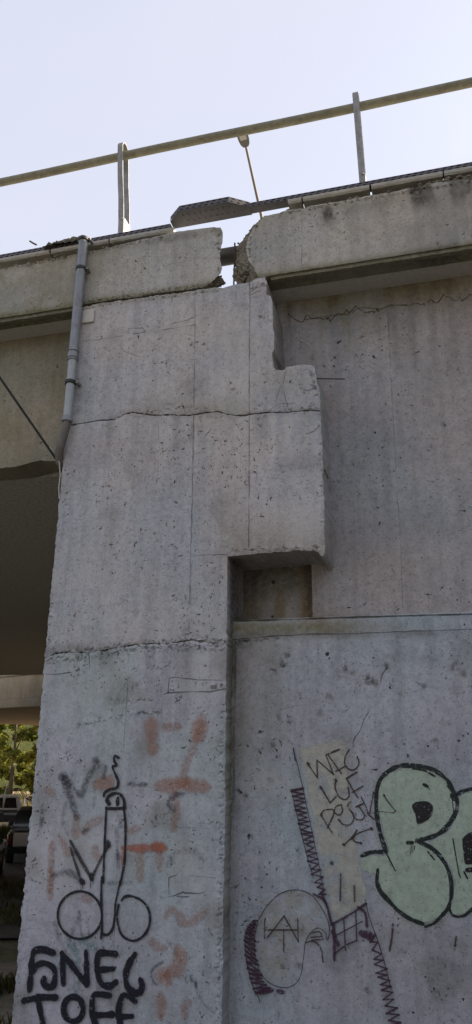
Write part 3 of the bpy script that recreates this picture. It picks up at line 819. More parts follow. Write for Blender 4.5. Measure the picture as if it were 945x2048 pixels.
panel('upper_panel', ol, Y_B, .3, M_WALL, wing, cracks=[
    (LN([(776, 630), (783, 760), (789, 880), (796, 1010)], Y_B), .006, .006, .001), (LN([(796, 1010), (801, 1040), (803, 1130), (806, 1222)], Y_B), .005, .006, .003),
    (LN([(645, 1118), (648, 1140), (655, 1160)], Y_B), .003, .004, .003)],
    rough=[(LN([(796, 1030), (803, 1080)], Y_B), .02, .01), (LN([(600, 660), (610, 700)], Y_B), .05, .012)],
    pits=420, pit_r=(.0028, 0.0088), pit_box=(-1.4, 4.4, .8, 8), res=.036, seed=31, stain=wall_stain, holes=holesB, label='upper wall face set back under the parapet')
# pocket under the overhanging block: stains, plus shade painted at top and left
ol = [(-1.95, 5.6, .002), (-1.95, zg - .1, .002), (-.6, zg - .1, .002), (-.6, 5.6, .002)]
def pocket_stain_shade(x, y, z, px, py):
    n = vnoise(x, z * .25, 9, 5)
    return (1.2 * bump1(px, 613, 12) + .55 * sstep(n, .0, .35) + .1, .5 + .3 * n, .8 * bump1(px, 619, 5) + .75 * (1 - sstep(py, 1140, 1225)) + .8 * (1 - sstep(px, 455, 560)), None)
holesE = [(*xz(547, 1165, Y_E), .022), (*xz(545, 1233, Y_E), .012)]
panel('pocket_panel', ol, Y_E, .2, M_WALL, wing, pits=14, res=.036, seed=32, stain=pocket_stain_shade, holes=holesE, label='rust-streaked pocket under the overhanging block')
# lower wall, standing forward of the upper one
ol = [(X_R - .2, zg, .003), (X_R - .2, .2, .002), (XW, .2, .002), (XW, zg, .003)]
holesC = [(*xz(655, 1308, Y_C), .019), (*xz(664, 1727, Y_C), .020), (*xz(482, 1585, Y_C), .016), (*xz(497, 1672, Y_C), .012), (*xz(780, 1375, Y_C), .010)]
panel('lower_panel', ol, Y_C, .5, M_WALLC, wing, cracks=[
    (LN([(440, 1243), (560, 1240), (700, 1235), (945, 1228.5), (1100, 1225)], Y_C), .013, .04, .0005),
    (LN([(455, 1281), (500, 1277), (560, 1272), (620, 1269), (700, 1268), (800, 1264), (945, 1259)], Y_C), .008, .010, .004),
    (LN([(707, 1492), (708, 1480), (722, 1460), (728, 1440), (738, 1425)], Y_C), .006, .012, .004), (LN([(757, 1385), (765, 1350), (775, 1335)], Y_C), .007, .012, .006),
    (LN([(560, 1420), (590, 1412), (610, 1410)], Y_C), .003, .004, .003), (LN([(834, 1365), (848, 1376)], Y_C), .006, .012, .003), (LN([(471, 1300), (468, 1450), (467, 1600)], Y_C), .012, .02, .004)],
    rough=[(LN([(456, 1284), (560, 1276)], Y_C), .03, .02), (LN([(470, 1300), (468, 1420)], Y_C), .03, .02), (LN([(730, 1355), (745, 1365)], Y_C), .045, .012), (LN([(575, 1300), (565, 1340)], Y_C), .06, .012), (LN([(690, 1320), (685, 1350)], Y_C), .04, .012),
           (LN([(735, 1430), (742, 1420)], Y_C), .03, .012)] + [(LN([(a - c * .5, b - c * .3), (a + c * .5, b + c * .4)], Y_C), c * .0022, .012) for a, b, c in CHIPS],
    pits=520, pit_r=(.0028, 0.0104), pit_box=(-1.85, 1.1, .8, 4.45), res=.036, seed=33, stain=wall_stain, holes=holesC, label='lower wall face carrying the green bubble letters')
# upright strip of mortar closing the corner is the pier's own return face

# ------------------------------------------------------------------ bridge span left of the pier
span = thing('bridge_span', (-8, 8, 6.3), 'dark bridge span left of the pier with a beige edge girder', 'bridge')
ol = [(-9.2, 6.305, .006), (-4.35, 6.305, .006)] + PX([(72, 922, .010), (80, 920, .010), (100, 922, .010), (118, 921, .010)], .45) + [(X_L + .1, 6.31, .004), (X_L + .1, Z_SOF + .02, .002), (-9.2, Z_SOF + .02, .002)]
def gird_stain(x, y, z, px, py):
    n = vnoise(x, z, 2, 5)
    return (.15 * sstep(n, 0, .4), .35 + .3 * n, .4 * bump1(z, Z_SOF - .05, .12) * (.5 + n), None)
panel('edge_girder', ol, .45, .35, M_GIRD, span, pits=60, pit_box=(-4.8, 6.3, -3.5, 7.9), res=.05, seed=41, stain=gird_stain)
MB().box((-6.37, 5.0, 7.85), (5.5, 8.2, .5)).build('deck_slab', M_SHADE, span)
MB().box((-19.6, 9.9, 7.85), (20.8, 18.6, .5)).build('deck_slab', M_SHADE, span)
MB().box((-6.37, 14.2, 7.85), (5.5, 10.0, .5)).build('deck_slab', M_SHADE, span)
MB().box((-16.7, 10.75, 7.0), (26.8, 19.8, 1.37)).build('box_girder', M_SHADE, span)
MB().box((-17.0, .62, 7.1), (15.6, .32, 1.58)).build('edge_girder', M_GIRD, span)
# abutment body and approach fill behind the walls
MB().box((.5, 10.2, 3.9), (8.0, 18.6, 8.2)).build('fill_block', M_WALL, wing)

# ------------------------------------------------------------------ second bridge beyond
farb = thing('far_bridge', (-17, 22, 5.1), 'water-streaked second concrete bridge seen beneath the dark span', 'bridge')
SK = rad(-23)
def fb(u, v, z): return (-17.5 + u * math.cos(SK) - v * math.sin(SK), 22.0 + u * math.sin(SK) + v * math.cos(SK), z)
def fbox(name, u0, u1, v0, v1, z0, z1, mat, st=None):
    n = 60; V, Fc = [], []
    for i in range(n + 1):
        u = u0 + (u1 - u0) * i / n
        V += [fb(u, v0, z0), fb(u, v0, (z0 + z1) / 2), fb(u, v0, z1), fb(u, v1, z1), fb(u, v1, z0)]
    for i in range(n):
        for k in range(5): Fc.append((i * 5 + k, (i + 1) * 5 + k, (i + 1) * 5 + (k + 1) % 5, i * 5 + (k + 1) % 5))
    Fc += [(4, 3, 2, 1, 0), tuple(n * 5 + k for k in range(5))]
    A = np.array(V); s4 = np.zeros((len(V), 4))
    if st:
        for i, v in enumerate(V):
            s4[i] = st(i // 5 / n * (u1 - u0) + u0, v[2], i % 5)
    o = mesh_obj(name, V, Fc, mat, farb, attrs={'stain': s4})
    bm = bmesh.new(); bm.from_mesh(o.data); bmesh.ops.recalc_face_normals(bm, faces=bm.faces); bm.to_mesh(o.data); bm.free()
    return o
def streak_st(u, z, k):
    q = noise.noise(Vector((u * 2.3, 0, 3))) + .6 * noise.noise(Vector((u * 6.1, 0, 8)))
    top = 1.0 if k in (2,) else (.55 if k == 1 else .05)
    return (0.1, .3 * max(0, q + .3), min(1, max(0, q * 1.6 + .25)) * top, .2)
fbox('fascia', -16, 16, 0, .3, 5.50, 6.42, M_FARB, streak_st)
fbox('fascia_lip', -16, 16, -.03, .3, 5.14, 5.49, M_FARB, lambda u, z, k: (.05, .15, .25 * max(0, noise.noise(Vector((u * 3, 0, 1)))), .3))
fbox('coping', -16, 16, -.06, .5, 6.43, 6.62, M_FARB)
fbox('deck_soffit', -16, 16, .31, 24, 5.16, 5.6, M_FARB, lambda u, z, k: (.35, .15, .1, 0))

# ------------------------------------------------------------------ railing on the parapet
rail = thing('hand_rail', (-2, .3, Z_COPE), 'olive-grey tubular handrail on looped flat-bar posts above the parapet', 'handrail')
YR = .30
mb = MB().tube([(x, YR, 10.17 + .006 * math.sin(x * 1.7)) for x in np.linspace(-9, 5, 40)], .050, 14)
mb.build('rail', M_RAIL, rail, True)
def post(px_base, xt, xm, xb, bend, seed):
    W, T, R = .066, .010, .085
    path = []
    zt_ = 10.17 + .055
    front = YR - R; back = YR + R
    zz = np.linspace(8.72, zt_ + .03, 26)
    def xo(z):
        s = (z - 8.72) / (zt_ - 8.72)
        return xb + (xt - xb) * s + bend * math.exp(-((s - .38) / .2) ** 2)
    path += [(xo(z), front - .02 * math.exp(-((z - 9.3) / .15) ** 2) * (bend != 0), z) for z in zz]
    for k in range(1, 8):
        a = math.pi * k / 8; path.append((xo(zt_ + .03), YR - R * math.cos(a), zt_ + .03 + R * math.sin(a)))
    path += [(xo(z), back - .02 * math.exp(-((z - 9.3) / .15) ** 2) * (bend != 0), z) for z in zz[::-1]]
    V, Fc = [], []
    n = len(path)
    for i, p_ in enumerate(path):
        a = Vector(path[max(i - 1, 0)]); b = Vector(path[min(i + 1, n - 1)]); t = (b - a).normalized()
        nrm = Vector((1, 0, 0)).cross(t).normalized()
        for sx, sn in ((-1, -1), (1, -1), (1, 1), (-1, 1)):
            V.append(Vector(p_) + Vector((sx * W / 2, 0, 0)) + nrm * sn * T / 2)
    for i in range(n - 1):
        for k in range(4): Fc.append((i * 4 + k, i * 4 + (k + 1) % 4, (i + 1) * 4 + (k + 1) % 4, (i + 1) * 4 + k))
    Fc += [(3, 2, 1, 0), tuple((n - 1) * 4 + k for k in range(4))]
    o = mesh_obj('post', V, Fc, M_GALV, rail)
    bm = bmesh.new(); bm.from_mesh(o.data); bmesh.ops.recalc_face_normals(bm, faces=bm.faces); bm.to_mesh(o.data); bm.free()
    # spacer block between the two legs at the foot, with its bolt
    MB().box((xb, YR, 9.08), (.05, 2 * R - .012, .2)).tube([(xb, front - .022, 9.16), (xb, back + .022, 9.16)], .014, 8).build('spacer', M_GALV, o)
    return o
pL = xz(242, 293, YR - .06)[0]; pLb = xz(246, 455, YR - .06)[0]
o = post(0, pL + .008, 0, pLb, .02, 1); o['label'] = 'bent loop post left of the gap'
pR = xz(712, 195, YR - .06)[0]; pRb = xz(727, 355, YR - .06)[0]
o = post(0, pR, 0, pRb, .0, 2); o['label'] = 'straight loop post right of the gap'
o = post(0, pR + 2.9, 0, pRb + 2.9, 0, 3)
o = post(0, pL - 2.9, 0, pLb - 2.9, 0, 4)

# ------------------------------------------------------------------ perforated cable tray
tray = thing('cable_tray', (-2, .1, Z_COPE), 'dark grey perforated steel cable tray bridging the parapet gap', 'cable tray')
def perforated(mb, a, b, w, rows, pitch=.07, sl=.034, sw=.012, stag=True, skip_ends=.02):
    """sheet from edge a0-a1 (a, b along) spanned by vector w, with slots left open"""
    a = Vector(a); b = Vector(b); w = Vector(w); L = (b - a).length; n = max(1, int(round(L / pitch))); W = w.length
    rowc = [(r + .5) / rows for r in range(rows)]
    for i in range(n):
        for r in range(rows):
            v0, v1 = r / rows, (r + 1) / rows
            sh_ = .25 * (1 if r % 2 else -1) * pitch * (1 if stag else 0)
            u0, u1 = i / n, (i + 1) / n
            uc = (u0 + u1) / 2 + sh_ / L * .5; du = sl / L / 2
            vc = (v0 + v1) / 2; dv = sw / W / 2
            us = [u0, uc - du, uc + du, u1]; vv = [v0, vc - dv, vc + dv, v1]
            P_ = [[a + (b - a) * u + w * v for u in us] for v in vv]
            vs_ = [q for row in P_ for q in row]; fs = []
            for y_ in range(3):
                for x_ in range(3):
                    if x_ == 1 and y_ == 1: continue
                    fs.append((y_ * 4 + x_, y_ * 4 + x_ + 1, y_ * 4 + x_ + 5, y_ * 4 + x_ + 4))
            mb.add(vs_, fs)
    return mb
def tray_section(pts_front, yback, z0, hgt, label=None, rows=2):
    """pts_front: plan path of the front flange"""
    mb = MB()
    for (x0, y0), (x1, y1) in zip(pts_front[:-1], pts_front[1:]):
        perforated(mb, (x0, y0, z0), (x1, y1, z0), (0, 0, hgt), rows)
        # bottom sheet between the front flange and the straight back edge
        mb.add([(x0, y0, z0), (x1, y1, z0), (x1, yback, z0), (x0, yback, z0)], [(0, 1, 2, 3)])
        mb.add([(x0, y0, z0 + hgt), (x1, y1, z0 + hgt), (x1, yback, z0 + hgt), (x0, yback, z0 + hgt)], [(0, 1, 2, 3)])
    xa, xb = pts_front[0][0], pts_front[-1][0]
    mb.add([(xa, yback, z0), (xb, yback, z0), (xb, yback, z0 + hgt), (xa, yback, z0 + hgt)], [(0, 1, 2, 3)])
    o = mesh_obj('tray_section', mb.v, mb.f, M_TRAY, tray)
    md = o.modifiers.new('sheet', 'SOLIDIFY'); md.thickness = .0025; md.offset = 0
    if label: o['label'] = label
    return o
zT = Z_COPE + .004; zTl = 8.77
tray_section([(-9.0, .045), (-2.53, .045)], .15, zTl, .055)
tray_section([(-2.53, .045), (-2.38, -.09), (-1.83, -.09), (-1.635, .045)], .16, zT - .005, .068, 'wide section jutting out over the gap')
tray_section([(-1.63, .045), (5.0, .045)], .15, zT, .052)
# perforation buttons under the wide section
o0 = MB().lathe((-2.36, -.02, zT - .012), [(.007, 0), (.007, .004)], 8).build('bolt_head', M_BLACK, tray)
for i in range(9):
    for k in range(2):
        if i + k == 0: continue
        o = o0.copy(); COL.objects.link(o); o.parent = tray; o.location = (i * .065 + k * .03, k * .09, 0)

# ------------------------------------------------------------------ drain pipe
xp = -3.497
pipe = thing('drain_pipe', (xp, -.08, 6.1), 'grey plastic drain pipe strapped to the left edge of the pier', 'pipe')
R0 = .050
MB().tube([(xp - .005, -.075, 8.74), (xp, -.08, 8.3), (xp, -.08, 7.8), (xp, -.08, 7.22)], R0, 16).build('pipe_length', M_PIPE, pipe, True)
MB().tube([(xp, -.08, 7.22), (xp, -.08, 6.53)], R0 - .006, 16).build('pipe_length', simple('pale_plastic_pipe', (.27, .30, .315), .45, 0, .12, 12), pipe, True)
pe = at(118, 912, -.05)
MB().tube([(xp, -.08, 6.54), (xp - .002, -.08, 6.47), (xp - .02, -.075, 6.38), (xp - .05, -.065, 6.27), (pe[0], pe[1], pe[2] + .03), (pe[0] - .02, .02, pe[2] - .05)], R0 - .008, 14).build('bent_tail', M_PIPE2, pipe, True)
for z0, z1, r in ((7.20, 7.30, R0 + .006), (6.50, 6.56, R0 + .006)):
    MB().lathe((xp, -.08, z0), [(r - .006, 0), (r, .004), (r, z1 - z0 - .004), (r - .006, z1 - z0)], 18).build('coupling', M_PIPE, pipe, True)
for z in (7.225, 7.30): MB().lathe((xp, -.08, z - .004), [(R0 + .009, 0), (R0 + .009, .008)], 18).build('seal_ring', M_COND, pipe)
for z0 in (xz(163, 538, -.08)[1], xz(144, 765, -.08)[1], 8.71):
    o = MB().lathe((xp, -.08, z0 - .02), [(R0 + .002, 0), (R0 + .009, .004), (R0 + .009, .036), (R0 + .002, .04)], 18).build('clamp', M_BLACK, pipe, True)
    MB().box((xp + .066, -.04, z0), (.03, .085, .026)).build('bracket', M_GALV, o)
    MB().box((xp - .062, -.07, z0), (.02, .02, .022)).build('clamp_lug', M_GALV, o)

# ------------------------------------------------------------------ cables
c0, c1 = at(0, 755, -.6), at(112, 917, -.03)
pts = []
for k in range(30):
    s = -7 + 8 * k / 29
    q = c0 + (c1 - c0) * s; pts.append((q[0], q[1], q[2] + .004 * (s - .5) ** 2))
o = MB().tube(pts, .013, 8).build('hanging_cable', M_BLACK, None, True)
tag(o, 'black cable running from the upper left down to the pier edge', 'cable')
pts = [at(100, 893, -.05), at(112, 915, -.04), at(119, 925, -.03), at(121, 950, -.02), at(118, 975, -.02), at(119, 998, -.015)]
o = MB().tube(pts, .006, 6).build('thin_wire', M_WIRE, None, True)
tag(o, 'thin pale wire dangling at the pier edge below the drain pipe', 'wire')

# ------------------------------------------------------------------ service pipe in the gap
za, zb_ = at(465, 494, .30)[2], at(465, 529, .30)[2]
zc = (za + zb_) / 2
o = MB().tube([(-2.7, .30, zc), (-1.2, .30, zc)], (za - zb_) * .5 * .82, 22).build('service_pipe', M_COND, None, True)
tag(o, 'dark grey service pipe crossing the gap between the parapet beams', 'pipe')

# ------------------------------------------------------------------ street lamp on the deck
a0 = Vector(at(526, 440, 9.6)); a1 = Vector(at(492, 291, 7.2)); a2 = Vector(at(485, 268, 6.95))
lamp = thing('street_lamp', (a0.x, 9.6, 8.2), 'slim grey street lamp rising behind the parapet gap', 'street lamp')
MB().tube([(a0.x, a0.y, 8.1), (a0.x, a0.y, a0.z - 1.2)], [.09, .05], 10).build('pole', M_LAMP, lamp, True)
MB().tube([(a0.x, a0.y, a0.z - 1.2), (a0.x, a0.y - .02, a0.z - .25), (a0.x, a0.y - .12, a0.z), tuple(a1)], [.05, .045, .042, .03], 10).build('arm', M_LAMP, lamp, True)
d = (a2 - a1).normalized(); sd = d.cross(Vector((0, 0, 1))).normalized(); un = sd.cross(d)
def hd(s, u, w): return a1 + d * s + sd * u + un * w
V = []; prof = [(-.03, .06, .03), (.04, .11, .05), (.14, .13, .055), (.33, .135, .05), (.38, .11, .03)]
for s, w, h in prof: V += [hd(s, -w, -.02), hd(s, w, -.02), hd(s, w * .8, h), hd(s, -w * .8, h)]
Fc = []
for i in range(len(prof) - 1):
    for k in range(4): Fc.append((i * 4 + k, i * 4 + (k + 1) % 4, (i + 1) * 4 + (k + 1) % 4, (i + 1) * 4 + k))
Fc += [(3, 2, 1, 0), (16, 17, 18, 19)]
head = mesh_obj('lamp_head', V, Fc, M_LAMP, lamp)
bm = bmesh.new(); bm.from_mesh(head.data); bmesh.ops.recalc_face_normals(bm, faces=bm.faces); bm.to_mesh(head.data); bm.free()
V = [hd(.14, -.08, -.026), hd(.14, .08, -.026), hd(.3, .085, -.026), hd(.3, -.085, -.026), hd(.14, -.08, -.016), hd(.14, .08, -.016), hd(.3, .085, -.016), hd(.3, -.085, -.016)]
mesh_obj('lens', V, [(0, 1, 2, 3), (7, 6, 5, 4), (0, 4, 5, 1), (1, 5, 6, 2), (2, 6, 7, 3), (3, 7, 4, 0)], M_LENS, head)

# ------------------------------------------------------------------ graffiti: thin coats of paint lying on the walls
def spray(name, col, opacity=1.0, wear=.2, soft=.5, scale=40):
    t = NT(name); p = t.pos()
    a = t.n('Attribute', attribute_name='edge')
    nz = t.noise(p, scale, 5, .75)
    nb = t.noise(p, 120, 3, .7, 4)
    e = t.math('ADD', a.outputs['Fac'], t.math('MULTIPLY', t.math('SUBTRACT', nb, .5), soft))
    mr = t.n('MapRange', interpolation_type='SMOOTHSTEP'); mr.inputs['From Min'].default_value = .12; mr.inputs['From Max'].default_value = .12 + max(.08, soft)
    t.l(e, mr.inputs['Value'])
    w = t.ramp(nz, [(max(0.0, wear * .5 + .18), 0.0), (wear * .5 + .36, 1.0)])
    holes = t.ramp(t.noise(p, 52, 2, .5, 9), [(.30, 0.0), (.36, 1.0)])
    al = t.math('MULTIPLY', t.math('MULTIPLY', t.math('MULTIPLY', mr.outputs[0], w), holes), opacity)
    al.node.use_clamp = True
    c = t.mix(.7, col, t.ramp(t.noise(p, 18, 4, .6, 2), [(.3, .75), (.7, 1.2)]), 'MULTIPLY')
    b = t.bsdf(c, .7, 0, None, spec=.3)
    tr = t.n('BsdfTransparent'); mx = t.n('MixShader')
    t.l(al, mx.inputs[0]); t.l(tr.outputs[0], mx.inputs[1]); t.l(b.outputs[0], mx.inputs[2])
    t.l(mx.outputs[0], t.out.inputs[0]); return t.mat
LAYER = {}
def next_layer(Y):
    LAYER[Y] = LAYER.get(Y, 0) + 1
    return .0035 + LAYER[Y] * .00012
def catmull(pts, per=8):
    if len(pts) < 3: return densify(pts, math.hypot(pts[1][0] - pts[0][0], pts[1][1] - pts[0][1]) / 6 + 1e-6)
    out = []
    P_ = [(2 * pts[0][0] - pts[1][0], 2 * pts[0][1] - pts[1][1])] + list(pts) + [(2 * pts[-1][0] - pts[-2][0], 2 * pts[-1][1] - pts[-2][1])]
    for i in range(1, len(P_) - 2):
        p0, p1, p2, p3 = P_[i - 1:i + 3]
        for k in range(per):
            t = k / per
            out.append(tuple(.5 * (2 * p1[c] + (p2[c] - p0[c]) * t + (2 * p0[c] - 5 * p1[c] + 4 * p2[c] - p3[c]) * t * t + (3 * p1[c] - p0[c] - 3 * p2[c] + p3[c]) * t ** 3) for c in (0, 1)))
    out.append(P_[-2]); return out
class Paint:
    def __init__(s, Y): s.Y = Y; s.v = []; s.f = []; s.e = []; s.cut = []; s.k = 1.12
    def stroke(s, pts, w, straight=False, soft=1.0):
        """pts in survey pixels, w = stroke width in pixels"""
        q = [xz(a, b, s.Y) for a, b in pts]
        cx = sum(a for a, b in pts) / len(pts); cy = sum(b for a, b in pts) / len(pts)
        mpp = abs(xz(cx + .5, cy, s.Y)[0] - xz(cx - .5, cy, s.Y)[0])
        hw = w * mpp / 2 * s.k; s.cut.append((len(s.v), len(s.f)))
        q = densify(q, .03) if straight else catmull(q)
        L = [0.0]
        for a, b in zip(q[:-1], q[1:]): L.append(L[-1] + math.hypot(b[0] - a[0], b[1] - a[1]))
        # round the ends
        t0 = (q[1][0] - q[0][0], q[1][1] - q[0][1]); n0 = math.hypot(*t0) + 1e-9
        t1 = (q[-1][0] - q[-2][0], q[-1][1] - q[-2][1]); n1 = math.hypot(*t1) + 1e-9
        caps = [.95, .8, .5]
        pre = [((q[0][0] - t0[0] / n0 * hw * c, q[0][1] - t0[1] / n0 * hw * c), math.sqrt(1 - c * c)) for c in caps]
        post_ = [((q[-1][0] + t1[0] / n1 * hw * c, q[-1][1] + t1[1] / n1 * hw * c), math.sqrt(1 - c * c)) for c in reversed(caps)]
        seq = pre + [(p_, 1.0) for p_ in q] + post_
        dy = next_layer(s.Y); base = len(s.v)
        for i, (p_, k) in enumerate(seq):
            a = seq[max(i - 1, 0)][0]; b = seq[min(i + 1, len(seq) - 1)][0]
            l = math.hypot(b[0] - a[0], b[1] - a[1]) + 1e-9
            nx, nz = -(b[1] - a[1]) / l, (b[0] - a[0]) / l
            k *= 1 + .3 * noise.noise(Vector((p_[0] * 17, p_[1] * 17, 7.7)))
            for o, ev in ((-1, 0), (-.5, .6), (0, 1), (.5, .6), (1, 0)):
                x = p_[0] + nx * hw * o * k; z = p_[1] + nz * hw * o * k
                s.v.append((x, s.Y + undul(x, z) - dy, z)); s.e.append(min(1, ev * k))
        for i in range(len(seq) - 1):
            for j in range(4):
                a = base + i * 5 + j; s.f.append((a, a + 1, a + 6, a + 5))
        return s
    def fill(s, pts, res=.03, feather=.012):
        q = [xz(a, b, s.Y) for a, b in pts]; q = catmull(q + [q[0]], 6)[:-1]
        ar = np.array(q); x0, z0 = ar.min(0); x1, z1 = ar.max(0)
        gx, gz = np.meshgrid(np.arange(x0, x1, res), np.arange(z0, z1, res)); gx = gx.ravel(); gz = gz.ravel()
        ok = inside(gx, gz, q); gx, gz = gx[ok], gz[ok]
        d = near_line(gx, gz, q + [q[0]]); k = d > feather; gx, gz = gx[k], gz[k]
        P_ = [Vector(p_) for p_ in q] + [Vector((a, b)) for a, b in zip(gx, gz)]; n = len(q)
        r = delaunay_2d_cdt(P_, [(i, (i + 1) % n) for i in range(n)], [], 1, 1e-6)
        dy = next_layer(s.Y); base = len(s.v)
        for v, o in zip(r[0], r[3]):
            s.v.append((v.x, s.Y + undul(v.x, v.y) - dy, v.y)); s.e.append(0 if (o and min(o) < n) else 1)
        for f in r[2]:
            a, b, c = (r[0][i] for i in f)
            cc = (b.x - a.x) * (c.y - a.y) - (c.x - a.x) * (b.y - a.y)
            f = tuple(f) if cc > 0 else tuple(reversed(f)); s.f.append(tuple(i + base for i in f))
        return s
    def parts(s, name, mat, parent):
        """every stroke a part of its own"""
        for k, (a, fa) in enumerate(s.cut):
            b, fb_ = s.cut[k + 1] if k + 1 < len(s.cut) else (len(s.v), len(s.f))
            mesh_obj(name, s.v[a:b], [tuple(i - a for i in f) for f in s.f[fa:fb_]], mat, parent, attrs={'edge': s.e[a:b]})
    def build(s, name, mat, parent, label):
        o = mesh_obj(name, s.v, s.f, mat, parent, attrs={'edge': s.e}); o['label'] = label; return o
def cv(pts, ox, oy, k): return [(ox + a / k, oy + b / k) for a, b in pts]
A8 = lambda *p: cv(p, 40, 1740, 2.3625)
A7 = lambda *p: cv(p, 30, 1480, 3.15)
A4 = lambda *p: cv(p, 270, 1400, 4.974)
A5 = lambda *p: cv(p, 250, 1660, 4.5)
def ring(cx, cy, rx, ry, n=20, a0=0.4): return [(cx + rx * math.cos(a0 + 2 * math.pi * k / n), cy + ry * math.sin(a0 + 2 * math.pi * k / n)) for k in range(n + 1)]
S_BLACK = spray('black_spray', (.008, .008, .014), 1.0, .0, .35)
S_BLACK2 = spray('black_marker', (.012, .012, .016), .96, .12, .3)
S_GREY = spray('faded_grey_spray', (.05, .05, .06), .62, .35, .9)
S_FAINT = spray('very_faded_grey_spray', (.09, .09, .1), .34, .4, .9)
S_ORANGE = spray('orange_spray', (.36, .175, .11), .46, .2, .75)
S_ORANGE2 = spray('faded_orange_spray', (.35, .19, .13), .38, .3, .75)
S_RED = spray('red_orange_spray', (.37, .135, .085), .66, .15, .7)
S_TEAL = spray('teal_spray', (.10, .24, .23), .5, .45, 1.0)
# order: faded layers first, newest paint on top
g = Paint(0)
g.k = 1.85
for st in (A4((320, 270), (420, 260)), A4((400, 950), (420, 1100), (390, 1260)), A5((140, 190), (140, 420)), A5((310, 220), (315, 330)), A5((380, 760), (420, 710), (480, 760), (530, 830), (600, 830), (700, 750)),
           A5((560, 1560), (525, 1590), (540, 1650)), A5((250, 1010), (290, 1050), (340, 1060)), A7((440, 570), (480, 530), (530, 505)), A7((215, 320), (230, 330)), A7((390, 500), (385, 590)), A7((720, 570), (770, 560)), A7((300, 640), (330, 700)),
           A7((510, 690), (520, 740)), A8((310, 130), (330, 140))): g.stroke(st, 13)
g.stroke(A7((235, 660), (230, 780), (220, 945)), 10).stroke(A8((145, 10), (145, 120)), 11)
g.stroke(A4((640, 300), (580, 480), (520, 620), (480, 760)), 15)
g.parts('faded_orange_mark', S_ORANGE2, pier)
g = Paint(0)
g.k = 1.85
g.stroke(A4((165, 250), (172, 400), (178, 470)), 21).stroke(A4((655, 240), (640, 320)), 26).stroke(A4((270, 850), (350, 850), (480, 830)), 20).stroke(A4((480, 830), (600, 850), (700, 860)), 19)
g.stroke(A5((490, 1110), (510, 1180), (480, 1250), (400, 1270), (340, 1300), (365, 1330)), 21).stroke(A5((325, 1530), (325, 1635)), 18).stroke(A7((545, 275), (575, 272)), 22)
g.parts('orange_mark', S_ORANGE, pier)
g = Paint(0)
g.k = 1.35
g.stroke(A5((0, 160), (160, 160), (330, 150)), 15).stroke(A5((290, 150), (335, 158)), 21).stroke(A7((690, 690), (685, 780)), 9)
g.build('red_bar', S_RED, pier, 'short bright red-orange bar')
g = Paint(0)
g.k = 1.85
g.stroke(A8((290, 330), (335, 360)), 22).stroke(A8((260, 380), (282, 480), (265, 570)), 13).stroke(A8((200, 440), (260, 470)), 14).stroke(A8((235, 330), (262, 370)), 13)
g.parts('teal_mark', S_TEAL, pier)
g = Paint(0)
g.k = 1.85
for st, w in ((A7((505, 270), (500, 420)), 6), (A7((320, 400), (305, 500), (330, 585)), 8), (A5((400, 300), (450, 210), (560, 180), (650, 200), (690, 260)), 12), (A7((600, 900), (735, 900)), 7), (A8((285, 200), (255, 280), (230, 360)), 6),
              (A8((280, 190), (292, 300)), 6), (A8((320, 230), (330, 300)), 6), (A8((165, 250), (190, 330), (230, 400)), 7), (A5((640, 1385), (660, 1470), (720, 1570), (800, 1640)), 5), (A8((380, 480), (370, 540), (400, 590)), 7), (A8((700, 330), (740, 400)), 5), (A7((640, 560), (655, 800)), 7), (A7((665, 490), (668, 530)), 10)):
    g.stroke(st, w)
g.parts('very_faded_mark', S_FAINT, pier)
g = Paint(0)
g.k = 1.85
for st, w in ((A7((310, 240), (350, 360), (390, 480)), 11), (A7((320, 245), (370, 300), (425, 350), (450, 270), (515, 145)), 10), (A7((515, 140), (518, 146)), 15), (A7((308, 235), (312, 240)), 15), (A7((570, 180), (565, 225)), 9), (A7((720, 275), (770, 280), (825, 280)), 8),
              (A7((175, 450), (170, 530)), 8), (A7((440, 572), (450, 565)), 8), (A7((250, 850), (320, 830), (380, 850), (425, 890)), 9), (A4((480, 930), (370, 960), (340, 1030), (380, 1080)), 9), (A5((340, 1190), (270, 1230), (240, 1290), (270, 1370), (300, 1390)), 5), (A7((650, 710), (655, 740)), 8), (A5((640, 1370), (645, 1400)), 7), (A5((600, 1330), (605, 1350)), 6)):
    g.stroke(st, w)
g.parts('faded_tag_stroke', S_GREY, pier)
g = Paint(0)
for st, w in ((A7((355, 640), (420, 760), (485, 870)), 9), (A7((355, 680), (385, 780), (425, 890)), 6), (A7((485, 870), (530, 780), (590, 665)), 8), (A7((590, 650), (593, 660)), 12), (A7((425, 890), (432, 895)), 11), (A7((485, 855), (488, 868)), 12), (A7((430, 895), (431, 935)), 2.2), (A7((420, 895), (420, 950)), 1.8), (A7((480, 870), (480, 930)), 2.0), (A7((496, 870), (497, 900)), 1.6)):
    g.stroke(st, w)
g.build('dripping_tag', spray('worn_black_spray', (.02, .02, .025), .82, .2, .6), pier, 'dark V-shaped tag with small drips')
g = Paint(0)
g.stroke(cv(ring(287, 212, 104, 112, 26, -2.0), 40, 1740, 2.3625), 5.2)
g.stroke(A8((485, 140), (500, 125), (530, 123), (580, 145), (612, 190), (616, 250), (595, 300), (555, 330), (520, 330), (485, 305), (468, 260), (462, 210), (470, 165)), 5.4)
g.stroke(A7((580, 425), (575, 520), (570, 640), (565, 760), (560, 900)) + A8((391, 30), (388, 120), (392, 250), (388, 320)), 5.0)
g.stroke(A7((690, 430), (700, 520), (700, 640), (695, 760), (680, 850), (665, 920)) + A8((478, 50), (465, 110), (455, 160), (450, 230), (440, 280), (415, 305), (395, 300)), 5.2)
g.stroke(A7((595, 405), (580, 380), (600, 350), (640, 335), (670, 345), (690, 375), (695, 425)), 6.2).stroke(A7((580, 430), (640, 432), (698, 427)), 6.0).stroke(A7((648, 412), (645, 385), (655, 360), (657, 405)), 4.0).stroke(A7((590, 380), (600, 400)), 7)
